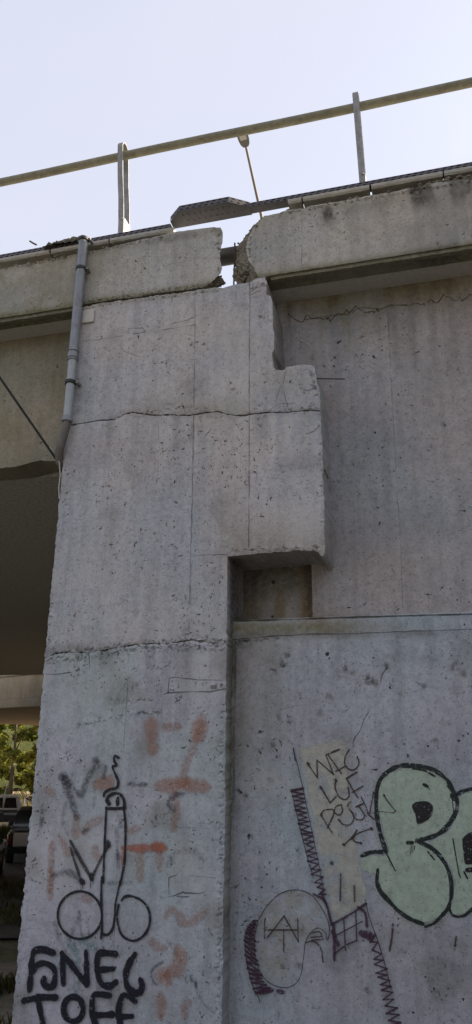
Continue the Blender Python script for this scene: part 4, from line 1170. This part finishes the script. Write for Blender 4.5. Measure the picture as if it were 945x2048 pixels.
g.stroke(A7((658, 112), (635, 100), (630, 130), (645, 160), (620, 168), (635, 210), (655, 260), (645, 300), (600, 312), (572, 330), (565, 350)), 5.4)
g.build('line_doodle', S_BLACK2, pier, 'crude black line doodle of a tall rounded shaft above two circles')
g = Paint(0); g.k = 1.0
for st in (A8((160, 390), (80, 378), (60, 440), (50, 560)), A8((90, 445), (165, 465), (160, 545), (118, 525)), A8((205, 400), (282, 490), (320, 530)), A8((455, 395), (378, 395), (375, 500), (430, 545)), A8((545, 400), (505, 490), (540, 575), (580, 530)), A8((25, 615), (175, 600)), A8((425, 590), (350, 600), (360, 740)), A8((545, 610), (480, 610), (475, 740))): g.stroke(st, 30)
g.build('black_overspray', spray('black_overspray', (.02, .02, .028), .16, .3, 1.0, 60), pier, 'faint black overspray round the bold lettering')
g = Paint(0)
for st in (A8((160, 390), (120, 375), (80, 378), (65, 400), (60, 440), (55, 500), (50, 560)), A8((62, 480), (90, 445), (130, 440), (165, 465), (170, 510), (160, 545), (135, 550), (115, 530), (118, 515)),
           A8((455, 395), (410, 390), (378, 395), (368, 440), (375, 500), (395, 540), (430, 545), (455, 530)), A8((370, 470), (405, 468), (440, 465)),
           A8((545, 400), (520, 440), (505, 490), (510, 545), (540, 575), (570, 575), (582, 545), (575, 520)), A8((25, 615), (95, 600), (172, 600)), A8((90, 605), (100, 660), (115, 735)),
           cv(ring(257, 655, 46, 58, 20), 40, 1740, 2.3625), A8((425, 590), (380, 585), (352, 590), (345, 640), (350, 690), (368, 745)), A8((350, 684), (400, 682), (440, 680)),
           A8((545, 615), (520, 595), (490, 590), (475, 630), (470, 680), (482, 745)), A8((470, 688), (500, 690), (530, 688))):
    g.stroke(st, 12.5)
for st in (A8((210, 530), (207, 460), (205, 395)), A8((205, 395), (245, 440), (282, 490), (318, 530)), A8((320, 535), (320, 460), (317, 390))): g.stroke(st, 12.5)
g.build('bold_lettering', S_BLACK, pier, 'bold black two-line lettering at the foot of the pier')

B2 = lambda *p: cv(p, 570, 1460, 4.5)
B3 = lambda *p: cv(p, 710, 1500, 4.0213)
B1 = lambda *p: cv(p, 470, 1740, 2.7)
W_CREAM = spray('cream_paint', (.46, .45, .375), .62, .3, .6, 7)
W_CREAM2 = spray('worn_cream_paint', (.40, .38, .27), .30, .42, .9, 9)
W_GREEN = spray('pale_green_paint', (.335, .405, .325), .9, .08, .3, 9)
W_BLACK = spray('worn_black_outline', (.012, .017, .016), .97, .26, .3, 26)
W_BLACKF = spray('scratched_black_fill', (.014, .012, .014), .97, .16, .3, 36)
W_PURP = spray('purple_black_marker', (.045, .018, .035), .9, .18, .4, 60)
W_BROWN = spray('dark_brown_marker', (.045, .028, .026), .92, .12, .35, 60)
W_STAIN = spray('brown_drip_line', (.07, .045, .025), .8, .3, .5, 40)
g = Paint(Y_C)
g.fill([(594, 1492), (640, 1482), (692, 1480), (700, 1540), (708, 1620), (722, 1720), (738, 1800), (705, 1826), (668, 1840), (650, 1770), (630, 1680), (612, 1580)], .03, .028)
g.build('cream_patch', W_CREAM, wing, 'tilted cream paint patch behind the marker lettering')
g = Paint(Y_C)
g.fill([(520, 1800), (560, 1782), (620, 1782), (650, 1820), (650, 1870), (605, 1890), (590, 1960), (560, 1975), (525, 1950), (515, 1880)])
g.build('cream_patch', W_CREAM2, wing, 'worn cream paint inside the drawn head')
g = Paint(Y_C)
g.fill(B3((350, 150), (250, 200), (195, 280), (183, 400), (200, 540), (230, 680), (265, 825), (150, 838), (55, 870), (50, 955), (120, 995), (172, 1010), (188, 1090), (250, 1180), (330, 1265), (430, 1355), (560, 1392), (680, 1350), (755, 1260), (785, 1110), (760, 975), (690, 865), (620, 790), (540, 738), (640, 695), (740, 625), (800, 535), (822, 440), (810, 370), (760, 265), (660, 180), (540, 140), (440, 130)))
g.fill(B3((838, 365), (900, 338), (1000, 330), (1080, 420), (1120, 700), (1110, 1050), (1050, 1280), (960, 1300), (860, 1325), (795, 1325), (768, 1265), (798, 1110), (775, 970), (700, 855), (590, 745), (660, 705), (750, 640), (810, 545), (834, 445)))
g.build('green_letter_fill', W_GREEN, wing, 'pale green fill of the bubble letters')
g = Paint(Y_C); g.k = 1.0
for st in (B3((240, 790), (185, 600), (165, 440), (190, 250), (300, 150), (450, 115), (600, 140), (740, 230), (820, 370)), B3((180, 1060), (220, 1160), (330, 1280), (450, 1370), (560, 1410), (690, 1350), (760, 1270))): g.stroke(st, 30)
g.build('green_overspray', spray('green_overspray', (.34, .39, .30), .28, .3, 1.0, 30), wing, 'faint green overspray round the bubble letters')
g = Paint(Y_C)
for st, w in ((B3((250, 810), (200, 650), (175, 500), (175, 360), (200, 250), (260, 180), (350, 130), (450, 125), (550, 135), (640, 165), (730, 230), (790, 320), (820, 400), (820, 480), (780, 560), (720, 640), (640, 690), (560, 715), (500, 730)), 9.6), (B3((530, 745), (620, 790), (690, 860), (745, 950), (775, 1060), (775, 1180), (750, 1270), (710, 1320)), 9),
              (B3((710, 1320), (640, 1390), (570, 1420)), 6), (B3((185, 970), (180, 1060), (210, 1140), (290, 1230), (360, 1300), (450, 1360), (540, 1395)), 9.4), (B3((60, 850), (130, 822), (235, 818)), 8.5), (B3((240, 800), (290, 900), (325, 970)), 3), (B3((830, 350), (890, 325), (960, 315), (1050, 380)), 8), (B3((760, 1270), (790, 1330), (870, 1335), (930, 1290), (1000, 1240)), 7),
              (B3((430, 745), (460, 745)), 9), (B3((795, 372), (797, 378)), 16), (B3((785, 400), (795, 500)), 2), (B3((455, 770), (450, 835)), 2), (B3((470, 770), (466, 820)), 2), (B3((484, 770), (480, 800)), 2), (B3((560, 280), (580, 290)), 8), (B3((580, 290), (605, 320)), 2), (B3((790, 715), (830, 950), (848, 1025)), 3), (B3((590, 820), (640, 880)), 4), (B3((745, 290), (780, 330)), 4), (B3((470, 150), (560, 165), (640, 210)), 5)):
    g.stroke(st, w)
g.build('black_letter_outline', W_BLACK, wing, 'chipped black outline of the bubble letters')
g = Paint(Y_C)
g.fill(B3((440, 455), (480, 420), (560, 405), (620, 430), (636, 480), (605, 550), (550, 590), (500, 597), (485, 540), (470, 490)), .02, .008)
g.fill(B3((858, 710), (900, 672), (960, 655), (1010, 760), (1000, 920), (940, 922), (885, 915), (866, 810)), .02, .008)
g.stroke(B3((905, 965), (960, 960)), 9).stroke(B3((880, 980), (905, 1030)), 4)
g.build('black_letter_counter', W_BLACKF, wing, 'scratched black centres of the bubble letters')
g = Paint(Y_C)
for st, w in ((((210, 305), (250, 365), (295, 430)), 3.2), (((295, 430), (290, 270)), 3.0), (((290, 270), (360, 330), (440, 400)), 3.0), (((370, 225), (490, 175)), 3.6), (((395, 230), (510, 390)), 3.0), (((370, 225), (440, 400)), 2.6), (((460, 370), (550, 325)), 3.2), (((580, 180), (545, 240), (545, 320), (600, 360), (650, 340), (668, 290), (655, 245)), 3.2),
              (((325, 515), (365, 580), (410, 655)), 3.2), (((410, 655), (465, 595)), 3.0), (((460, 455), (455, 520), (490, 600), (545, 625), (580, 590), (570, 515)), 3.2), (((555, 435), (650, 380)), 3.4), (((560, 445), (610, 530), (660, 610)), 3.0), (((610, 560), (705, 505)), 3.2),
              (((330, 765), (350, 725), (430, 715), (440, 760), (385, 880)), 3.2), (((330, 765), (380, 850), (425, 920)), 3.0), (((510, 670), (460, 690), (450, 740), (490, 765), (520, 730), (512, 675)), 2.8), (((595, 645), (570, 670), (580, 710), (610, 750), (620, 800), (590, 850), (530, 850), (490, 810)), 3.0),
              (((645, 690), (700, 665)), 4.2), (((670, 690), (715, 760), (700, 805), (640, 800), (610, 740)), 3.0), (((690, 605), (730, 690), (760, 770)), 3.0), (((760, 770), (800, 560)), 3.0), (((745, 750), (800, 800)), 3.6), (((530, 1035), (600, 970), (650, 900)), 3.2), (((650, 900), (620, 990), (690, 1020)), 3.4), (((600, 985), (660, 930), (780, 885)), 2.8),
              (((210, 300), (214, 308)), 6), (((325, 515), (328, 520)), 6), (((460, 450), (462, 458)), 6), (((780, 885), (784, 888)), 5.5), (((530, 1030), (534, 1034)), 6), (((685, 1015), (688, 1018)), 5.5), (((655, 245), (656, 250)), 5), (((800, 560), (800, 566)), 5), (((488, 808), (492, 812)), 5), (((330, 762), (332, 768)), 6)):
    g.stroke(B2(*st), w)
for st, w in ((((235, 365), (280, 430), (330, 490)), 2.6), (((330, 490), (305, 505)), 2.2), (((300, 503), (200, 495), (110, 512)), 1.2), (((235, 362), (238, 367)), 5.5)):
    g.stroke(B3(*st), w)
g.build('marker_lettering', W_BROWN, wing, 'dark brown marker lettering in three lines')
def zig(g, left, right, n, w):
    l = catmull(left, 20); r = catmull(right, 20)
    def pick(c, s):
        i = s * (len(c) - 1); k = min(int(i), len(c) - 2); f = i - k
        return (c[k][0] + (c[k + 1][0] - c[k][0]) * f, c[k][1] + (c[k + 1][1] - c[k][1]) * f)
    pts = []
    zr = random.Random(n)
    for k in range(n + 1):
        a_ = pick(l if k % 2 else r, min(1, max(0, k / n + zr.uniform(-.35, .35) / n))); pts.append((a_[0] + zr.uniform(-2.2, 2.2), a_[1]))
    for a, b in zip(pts[:-1], pts[1:]): g.stroke([a, b], w)
g = Paint(Y_C)
zig(g, [(584, 1580), (598, 1640), (615, 1710), (640, 1795)], [(606, 1577), (618, 1640), (634, 1710), (655, 1790)], 40, 3.6)
g.stroke([(583, 1580), (606, 1577)], 5).stroke([(584, 1580), (598, 1640), (615, 1710), (628, 1755)], 2.4)
g.stroke([(588, 1497), (592, 1520)], 4).stroke([(588, 1497), (605, 1567), (637, 1720), (650, 1790)], 1.8)
g.stroke(B1((430, 130), (490, 170), (525, 290)), 6).stroke(B1((470, 120), (500, 200)), 5)
g.stroke(B1((520, 295), (620, 240), (710, 180)), 5).stroke(B1((535, 290), (540, 380), (540, 480)), 7).stroke(B1((590, 260), (600, 430)), 3.5).stroke(B1((655, 215), (660, 380)), 3.5).stroke(B1((540, 355), (690, 275)), 3).stroke(B1((540, 450), (600, 405), (660, 378)), 4).stroke(B1((670, 200), (705, 230), (715, 300)), 7)
g.stroke(B1((705, 160), (730, 260), (770, 370), (810, 500), (845, 640)), 2.4).stroke(B1((690, 340), (735, 355)), 14).stroke(B1((530, 330), (560, 400)), 8)
zig(g, B1((735, 370), (755, 520), (795, 650), (825, 800), (850, 900)), B1((762, 345), (815, 520), (845, 640), (890, 790), (915, 900)), 30, 3.8)
zig(g, B1((105, 268), (66, 330), (62, 430), (85, 560), (118, 670)), B1((120, 270), (112, 360), (120, 470), (150, 580), (200, 645)), 34, 4.4)
g.stroke(B1((105, 268), (66, 330), (62, 430), (85, 560), (118, 670)), 3.4).stroke(B1((112, 275), (90, 320)), 8).stroke(B1((130, 655), (200, 645)), 11).stroke(B1((120, 650), (140, 705)), 3).stroke(B1((240, 650), (262, 655)), 9)
g.build('purple_coils', W_PURP, wing, 'purple-black spring-shaped coils and grid')
g = Paint(Y_C)
g.stroke(B1((130, 270), (180, 190), (250, 125), (340, 105), (420, 135), (470, 200), (505, 270), (515, 330), (505, 375)), 2.4)
g.stroke(B1((500, 370), (490, 330), (450, 310), (410, 340), (385, 390), (375, 470), (360, 560), (330, 610), (270, 630), (200, 610), (150, 560), (120, 480), (110, 380), (130, 270)), 2.0)
for st in (((165, 268), (165, 365)), ((165, 320), (345, 320)), ((343, 260), (347, 385)), ((180, 362), (270, 245)), ((270, 245), (347, 382)), ((268, 320), (268, 435)), ((385, 388), (430, 382), (468, 420), (480, 492)), ((410, 340), (460, 330), (480, 370)), ((415, 360), (470, 355)), ((420, 375), (470, 372))): g.stroke(B1(*st), 3.2)
g.stroke(B1((856, 290), (850, 360), (838, 430)), 5).stroke(B3((815, 1495), (808, 1560)), 4).stroke(B3((808, 1560), (806, 1566)), 6).stroke(B1((575, 20), (572, 160)), 4).stroke(B1((648, 80), (650, 165)), 4)
g.build('line_face', W_BROWN, wing, 'thin brown line drawing of a rounded head')
# dried drip line under the parapet soffit
g = Paint(Y_B)
rng = random.Random(5); pts = [(577, 628), (592, 640), (606, 644)]
x = 612
while x < 1000:
    am = rng.choice((2, 3, 5, 9, 13)) * (.6 + .4 * math.sin(x * .03))
    y = 640 - (x - 612) * .148 + rng.uniform(-am, am * .8) + 4 * math.sin(x * .07); pts.append((x, y)); x += rng.choice((1.5, 3, 4, 6, 9, 13))
for k in range(0, len(pts) - 3, 3): g.stroke(pts[k:k + 4], rng.uniform(1.4, 3.2))
pts2 = [(612, 640), (660, 632), (700, 628), (720, 616), (760, 618)]; g.stroke(pts2, 1.6)
g.build('drip_stain_line', W_STAIN, wing, 'wavy brown drip line under the soffit')

# ------------------------------------------------------------------ vehicles
def wheel(parent, x, y, r=.37, w=.24):
    o = MB().lathe((x - w / 2, y, r), [(r * .62, 0), (r * .93, .0), (r, w * .2), (r, w * .8), (r * .93, w), (r * .62, w)], 22, 'x').build('wheel', M_TYRE, parent, True, local=True)
    s_ = 1 if x > 0 else -1
    MB().lathe((x + s_ * w * .35 - .02, y, r), [(r * .63, 0), (r * .63, .05), (r * .2, .06), (r * .12, .065)], 16, 'x').build('rim', M_RIM, o, True, local=True)
    return o
def shell(secs):
    """secs: list of cross sections (y, [(x,z)...half, right side from bottom to top]) mirrored"""
    V, Fc = [], []; n = None
    for y, h in secs:
        full = [(x, z) for x, z in h] + [(-x, z) for x, z in reversed(h)]
        n = len(full); V += [(x, y, z) for x, z in full]
    for i in range(len(secs) - 1):
        for k in range(n): Fc.append((i * n + k, i * n + (k + 1) % n, (i + 1) * n + (k + 1) % n, (i + 1) * n + k))
    Fc.append(tuple(range(n - 1, -1, -1))); Fc.append(tuple((len(secs) - 1) * n + k for k in range(n)))
    return V, Fc
def part(name, V, Fc, mat, parent, smooth=True, sharp=35):
    o = mesh_obj(name, V, Fc, mat, parent, smooth, sharp, local=True)
    bm = bmesh.new(); bm.from_mesh(o.data); bmesh.ops.recalc_face_normals(bm, faces=bm.faces); bm.to_mesh(o.data); bm.free()
    return o
def pickup(loc, rotz, label, body, cab, gate, rollbar=False, roof_bar=False):
    t = thing('pickup_truck', loc, label, 'pickup', None, rotz)
    def half(w, z0, z1): return [(w * .86, z0), (w, z0 + .10), (w + .015, (z0 + z1) / 2), (w, z1 - .08), (w * .965, z1)]
    # local -Y = rear. bed, then front body
    V, Fc = shell([(-2.55, half(.86, .55, 1.08)), (-2.45, half(.90, .5, 1.10)), (-1.05, half(.91, .45, 1.10)), (-.95, half(.91, .42, 1.06)), (.95, half(.91, .42, 1.06)), (1.7, half(.90, .42, 1.04)), (2.45, half(.84, .45, .96)), (2.62, half(.74, .5, .86))])
    part('body', V, Fc, body, t)
    def ch(w0, w1, z0, z1): return [(w0, z0), (w0 - .01, z0 + .06), (w1 + .02, z1 - .07), (w1 - .05, z1 - .012), (w1 - .25, z1)]
    V, Fc = shell([(-1.02, ch(.86, .80, 1.02, 1.30)), (-.86, ch(.87, .70, 1.02, 1.70)), (-.6, ch(.88, .70, 1.02, 1.78)), (.25, ch(.88, .70, 1.02, 1.78)), (.45, ch(.88, .70, 1.02, 1.72)), (1.2, ch(.87, .80, 1.0, 1.12))])
    part('cab', V, Fc, cab, t)
    MB().add([(-.62, -.99, 1.28), (.62, -.99, 1.28), (.58, -.885, 1.66), (-.58, -.885, 1.66), (-.62, -.96, 1.28), (.62, -.96, 1.28), (.58, -.85, 1.66), (-.58, -.85, 1.66)], [(0, 1, 2, 3), (7, 6, 5, 4), (0, 4, 5, 1), (1, 5, 6, 2), (2, 6, 7, 3), (3, 7, 4, 0)]).build('rear_window', M_GLASS, t, local=True)
    for s_ in (-1, 1):
        for (ya, yb, yc, yd) in ((-.78, -.08, -.12, -.66), (-.02, .95, .42, .02)):
            q = [(s_ * .885, ya, 1.14), (s_ * .885, yb, 1.14), (s_ * .735, yc, 1.66), (s_ * .735, yd, 1.66)]
            MB().add(q + [(x - s_ * .02, y, z) for x, y, z in q], [(0, 1, 2, 3), (7, 6, 5, 4), (0, 4, 5, 1), (1, 5, 6, 2), (2, 6, 7, 3), (3, 7, 4, 0)]).build('side_window', M_GLASS, t, local=True)
        MB().box((s_ * .80, -2.57, .86), (.13, .06, .36), 0, .02).build('tail_lamp', M_REDL, t, local=True)
        MB().box((s_ * .66, 2.56, .78), (.26, .12, .16), 0, .03).build('headlight', M_LENS, t, local=True)
        MB().box((s_ * 1.0, .72, 1.12), (.18, .1, .2), 0, .03).build('side_mirror', cab, t, local=True)
        o = MB().box((s_ * .922, .35, .74), (.012, .96, .56), 0, .004).build('door', body, t, local=True)
        MB().box((s_ * .935, .02, .93), (.02, .16, .035)).build('handle', M_CHROME, o, local=True)
        for y in (-1.62, 1.55): wheel(t, s_ * .80, y)
    o = MB().box((0, -2.575, .86), (1.40, .05, .44), 0, .02).build('tailgate', gate, t, local=True)
    MB().box((0, -2.606, .98), (.24, .02, .07)).build('handle', M_BLACK, o, local=True)
    MB().box((0, -2.64, .52), (1.68, .16, .17), 0, .03).build('rear_bumper', M_TYRE, t, local=True)
    MB().box((0, -2.727, .55), (.48, .012, .11)).build('number_plate', M_PLATE, t, local=True)
    MB().box((0, 2.62, .52), (1.6, .14, .2), 0, .03).build('front_bumper', M_TYRE, t, local=True)
    if rollbar:
        o = MB().tube([(-.78, -1.15, 1.08), (-.74, -1.18, 1.62), (-.6, -1.2, 1.72), (.6, -1.2, 1.72), (.74, -1.18, 1.62), (.78, -1.15, 1.08)], .045, 10).build('sports_bar', M_CHROME, t, True, local=True)
        for s_ in (-1, 1): MB().tube([(s_ * .74, -1.2, 1.64), (s_ * .78, -1.6, 1.48), (s_ * .80, -2.0, 1.25), (s_ * .80, -2.15, 1.10)], .04, 8).build('bar_stay', M_CHROME, o, True, local=True)
        MB().box((.925, .38, .80), (.02, .45, .26)).build('door_sign', M_PLATE, t, local=True)
        MB().box((-.925, .38, .80), (.02, .45, .26)).build('door_sign', M_PLATE, t, local=True)
    if roof_bar: MB().tube([(.3, .1, 1.75), (.3, .02, 2.35)], .022, 6).build('antenna', M_CARW, t, True, local=True)
    return t
def gpt(px, py, z):
    d = ray(px, py); return CAM + d * ((z - CAM[2]) / d[2])
q = gpt(58, 1728, 0.05)
head_ = math.atan2(-(q[0] - CAM[0]), q[1] - CAM[1])
sd_ = np.array([math.cos(head_), math.sin(head_)])
q = q - np.array([sd_[0], sd_[1], 0]) * 1.0
near_ = pickup((q[0] + .12, q[1] + 2.2, ground_z(q[0], q[1]) + .05), head_ - .03, 'dark pickup seen from behind with a taupe tailgate, beside the pier', M_CARG, M_CARG, M_CARS)
near_.scale = (.93, .93, .89)
q = CAM + ray(13, 1578) * (46 / np.hypot(*ray(13, 1578)[:2]))
hd_ = math.atan2(-(q[0] - CAM[0]), q[1] - CAM[1])
pickup((q[0], q[1], ground_z(q[0], q[1]) + .02), hd_ + rad(82), 'dark pickup with white roof and chrome sports bar parked side-on by the trees', M_CARG, M_CARW, M_CARG, True, True)
# car at the left border
q = gpt(2, 1785, 0.0)
car = thing('parked_car', (q[0] - 1.5, q[1] + .6, ground_z(q[0], q[1]) + .05), 'black-green car cut off by the left picture border', 'car', None, math.atan2(-(q[0]), q[1] + 6.2) - .10)
def chh(w, zs): return [(w * .88, .28), (w * .97, .36), (w, .62), (w * .98, .86), (w * zs[1], zs[0] - .05), (w * zs[1] * .8, zs[0])]
V, Fc = shell([(-2.02, chh(.74, (.92, .85))), (-1.9, chh(.82, (1.0, .88))), (-1.5, chh(.86, (1.32, .72))), (-1.1, chh(.87, (1.44, .70))), (.0, chh(.87, (1.46, .70))), (.45, chh(.87, (1.38, .71))), (1.05, chh(.86, (.99, .86))), (1.7, chh(.82, (.88, .88))), (2.0, chh(.72, (.74, .88)))])
part('body', V, Fc, M_CARB, car)
for s_ in (-1, 1):
    for (ya, yb, yc, yd) in ((-1.2, -.15, -.2, -.95), (-.08, .72, .30, -.05)):
        qq = [(s_ * .862, ya, .92), (s_ * .862, yb, .92), (s_ * .675, yc, 1.37), (s_ * .675, yd, 1.37)]
        MB().add(qq + [(x - s_ * .03, y, z) for x, y, z in qq], [(0, 1, 2, 3), (7, 6, 5, 4), (0, 4, 5, 1), (1, 5, 6, 2), (2, 6, 7, 3), (3, 7, 4, 0)]).build('side_window', M_GLASS, car, local=True)
    MB().box((s_ * .70, -1.97, .80), (.22, .12, .16), .25 * s_, .03).build('tail_lamp', M_REDL, car, local=True)
    for y in (-1.25, 1.25): wheel(car, s_ * .76, y, .31, .2)
MB().box((0, -2.03, .45), (1.5, .14, .22), 0, .05).build('rear_bumper', M_CARB, car, local=True)
MB().box((0, -2.02, .68), (.5, .012, .11)).build('number_plate', M_PLATE, car, local=True)

# ------------------------------------------------------------------ vegetation
def leaf_mat(name, c1, c2, tr):
    t = NT(name); p = t.pos()
    oi = t.n('Attribute', attribute_name='tone')
    c = t.mix(oi.outputs['Fac'], c1, c2)
    d = t.n('BsdfDiffuse'); t.l(c, d.inputs[0]); tl = t.n('BsdfTranslucent'); t.l(t.mix(.5, c, tr), tl.inputs[0])
    mx = t.n('MixShader'); mx.inputs[0].default_value = .5
    t.l(d.outputs[0], mx.inputs[1]); t.l(tl.outputs[0], mx.inputs[2]); t.l(mx.outputs[0], t.out.inputs[0]); return t.mat
M_LEAF = leaf_mat('olive_leaves', (.06, .085, .02), (.18, .185, .045), (.30, .27, .04))
M_LEAF2 = leaf_mat('yellow_green_leaves', (.11, .12, .025), (.32, .28, .06), (.5, .40, .05))
M_BARK = simple('bark', (.09, .07, .05), .95, 0, .3, 12, .6)
def tree(x, y, h, r, label, mat, seed, n=5200, group='trees beyond the second bridge', lsz=.13):
    rng = random.Random(seed); z0 = ground_z(x, y)
    t = thing('leafy_tree', (x, y, z0), label, 'tree', group)
    tips = []
    mb = MB().tube([(x, y, z0 - .2), (x + .1, y, z0 + h * .25), (x + .05, y + .1, z0 + h * .5), (x, y, z0 + h * .85)], [.22, .17, .12, .03], 9)
    mb.build('trunk', M_BARK, t, True)
    for k in range(7):
        a = rng.uniform(0, 6.28); zb = z0 + h * rng.uniform(.12, .55); e = Vector((x + math.cos(a) * r * .75, y + math.sin(a) * r * .75, zb + h * rng.uniform(.12, .3)))
        MB().tube([(x + .05, y, zb), ((x + e.x) / 2, (y + e.y) / 2, zb + (e.z - zb) * .6), tuple(e)], [.07, .045, .012], 6).build('limb', M_BARK, t, True)
    clumps = []
    for _ in range(46):
        a = rng.uniform(0, 6.28); s_ = rng.uniform(.05, 1) ** .6; hz = rng.uniform(.04, .97)
        rr = r * (1 - .55 * abs(hz - .35)) * s_
        clumps.append((Vector((x + math.cos(a) * rr, y + math.sin(a) * rr, z0 + h * hz)), rng.uniform(.35, .75), rng.random()))
    V, Fc, T = [], [], []
    for i in range(n):
        c, cr, tone = rng.choice(clumps)
        u = Vector((rng.gauss(0, 1), rng.gauss(0, 1), rng.gauss(0, 1))); p_ = c + u.normalized() * cr * rng.random() ** .45
        s_ = lsz * rng.uniform(.6, 1.4); a = Vector((rng.gauss(0, 1), rng.gauss(0, 1), rng.gauss(0, .6))).normalized(); b = a.orthogonal().normalized()
        b = (Matrix.Rotation(rng.uniform(0, 6.28), 3, a) @ b)
        o = len(V); V += [p_ - a * s_, p_ - b * s_ * .45, p_ + a * s_, p_ + b * s_ * .45]; Fc.append((o, o + 1, o + 2, o + 3))
        tv = min(1, max(0, tone * .7 + rng.uniform(-.15, .35))); T += [tv] * 4
    mesh_obj('crown', V, Fc, mat, t, attrs={'tone': T})
    return t
dv = ray(40, 1520); dv = dv / math.hypot(dv[0], dv[1]); side = np.array([dv[1], -dv[0], 0])
def along(dist, off): p_ = CAM + dv * dist + side * off; return p_[0], p_[1]
for i, (ds, of, h, r, lab, mt) in enumerate([(68, 4.0, 8.5, 3.6, 'bright yellow-green tree nearest the pier edge, behind the pickups', M_LEAF2), (70, -.6, 9.0, 3.8, 'olive-green tree left of the brightest one, behind the side-on pickup', M_LEAF),
                                      (77, 2.0, 11.0, 4.6, 'tall darker tree behind the two nearer trees under the far bridge', M_LEAF), (73, 8.6, 9.5, 4.2, 'tree mostly hidden behind the pier, beyond the pickups', M_LEAF2), (74, -6.0, 9.5, 4.2, 'tree at the left picture border under the far bridge', M_LEAF)]):
    x, y = along(ds, of); tree(x, y, h, r, lab, mt, 60 + i, 9000, lsz=.19)
V, Fc = [], []; NU, NV = 50, 16
for i in range(NU + 1):
    for k in range(NV + 1):
        x, y = along(84 + k * 6, (i / NU - .5) * 160)
        V.append((x, y, -.5 + 26 * (1 - (1 - k / NV) ** 2) * (.8 + .3 * noise.noise(Vector((x * .03, y * .03, 0)))) + 1.6 * noise.noise(Vector((x * .25, y * .25, 5)))))
for i in range(NU):
    for k in range(NV): Fc.append((i * (NV + 1) + k, (i + 1) * (NV + 1) + k, (i + 1) * (NV + 1) + k + 1, i * (NV + 1) + k + 1))
t_ = NT('scrub_hillside'); p_ = t_.pos()
o = mesh_obj('hills', V, Fc, t_.done(t_.bsdf(t_.ramp(t_.noise(p_, .8, 8, .75), [(.3, (.03, .04, .012)), (.55, (.07, .08, .025)), (.75, (.14, .13, .05))]), .95, 0, t_.noise(p_, 1.2, 8, .8), 1.0, .8, .1)), None, True)
o['kind'] = 'structure'
# unseen trees added on the embankment to block sky light from the right
for i, (x, y, h, r, lab) in enumerate([(7.4, -1.4, 8.0, 2.6, 'unseen tree added to block light, on the embankment just past the end of the wing wall'), (9.6, -4.6, 8.5, 2.8, 'unseen light-blocking tree lower on the embankment slope, right of the wing wall'), (10.2, .8, 8.0, 2.8, 'unseen light-blocking tree near the top of the embankment, behind the others')]):
    tree(x, y, h, r, lab, M_LEAF, 80 + i, 6000, 'added light-blocking trees on the embankment', .2)
# grass and weeds on the verge
def grass(name, boxes, n, seed, label, hgt=(.08, .3), mat=None):
    rng = random.Random(seed); V, Fc, T = [], [], []
    while len(Fc) < n:
        x0, y0, x1, y1 = rng.choice(boxes); x = rng.uniform(x0, x1); y = rng.uniform(y0, y1)
        if noise.noise(Vector((x * .9, y * .9, seed))) + .4 * noise.noise(Vector((x * 3, y * 3, 1))) < -.1: continue
        z = ground_z(x, y) - .01; h = rng.uniform(*hgt); a = rng.uniform(0, 6.28); w = rng.uniform(.006, .014); l = rng.uniform(.1, .6) * h
        dx, dy_ = math.cos(a), math.sin(a); o = len(V); tv = rng.random()
        V += [(x - dy_ * w, y + dx * w, z), (x + dy_ * w, y - dx * w, z), (x + dx * l * .4 + dy_ * w * .6, y + dy_ * l * .4 - dx * w * .6, z + h * .65), (x + dx * l, y + dy_ * l, z + h), (x + dx * l * .4 - dy_ * w * .6, y + dy_ * l * .4 + dx * w * .6, z + h * .65)]
        Fc.append((o, o + 1, o + 2, o + 3, o + 4)); T += [tv] * 5
    o = mesh_obj(name, V, Fc, mat, None, attrs={'tone': T}); tag(o, label, 'grass', None, 'stuff')
M_GRASS = leaf_mat('dry_grass', (.05, .07, .02), (.17, .14, .07), (.12, .13, .03))
grass('grass', [(-9, 2.5, -4.2, 5.2), (-12, 7.5, -6.5, 12.5), (-9, -3, -3.6, 2.5)], 15000, 3, 'dry green grass on the verge left of the pier foot', (.06, .28), M_GRASS)
grass('weeds', [(-44, 50, -26, 64), (-24, 20, -18, 28)], 7000, 5, 'tall rough weeds below the trees', (.2, .7), M_GRASS)
# low dirt bank in front of the side-on pickup
V, Fc = [], []; NU, NV = 60, 14
bx_, by_ = along(40.5, 0)
for i in range(NU + 1):
    u = (i / NU - .5) * 16
    for k in range(NV + 1):
        v = (k / NV - .5) * 3.4
        x = bx_ + side[0] * u + dv[0] * v; y = by_ + side[1] * u + dv[1] * v
        z = ground_z(x, y) - .06 + (.42 + .10 * noise.noise(Vector((u * .5, 1, 1)))) * max(0, math.cos(v / 1.7 * math.pi / 2)) ** .8 + .05 * noise.noise(Vector((x * 2, y * 2, 0)))
        V.append((x, y, z))
for i in range(NU):
    for k in range(NV): Fc.append((i * (NV + 1) + k, (i + 1) * (NV + 1) + k, (i + 1) * (NV + 1) + k + 1, i * (NV + 1) + k + 1))
o = mesh_obj('dirt_bank', V, Fc, simple('sandy_dirt', (.30, .24, .165), .95, 0, .25, 4, .5), None, True); o['kind'] = 'structure'
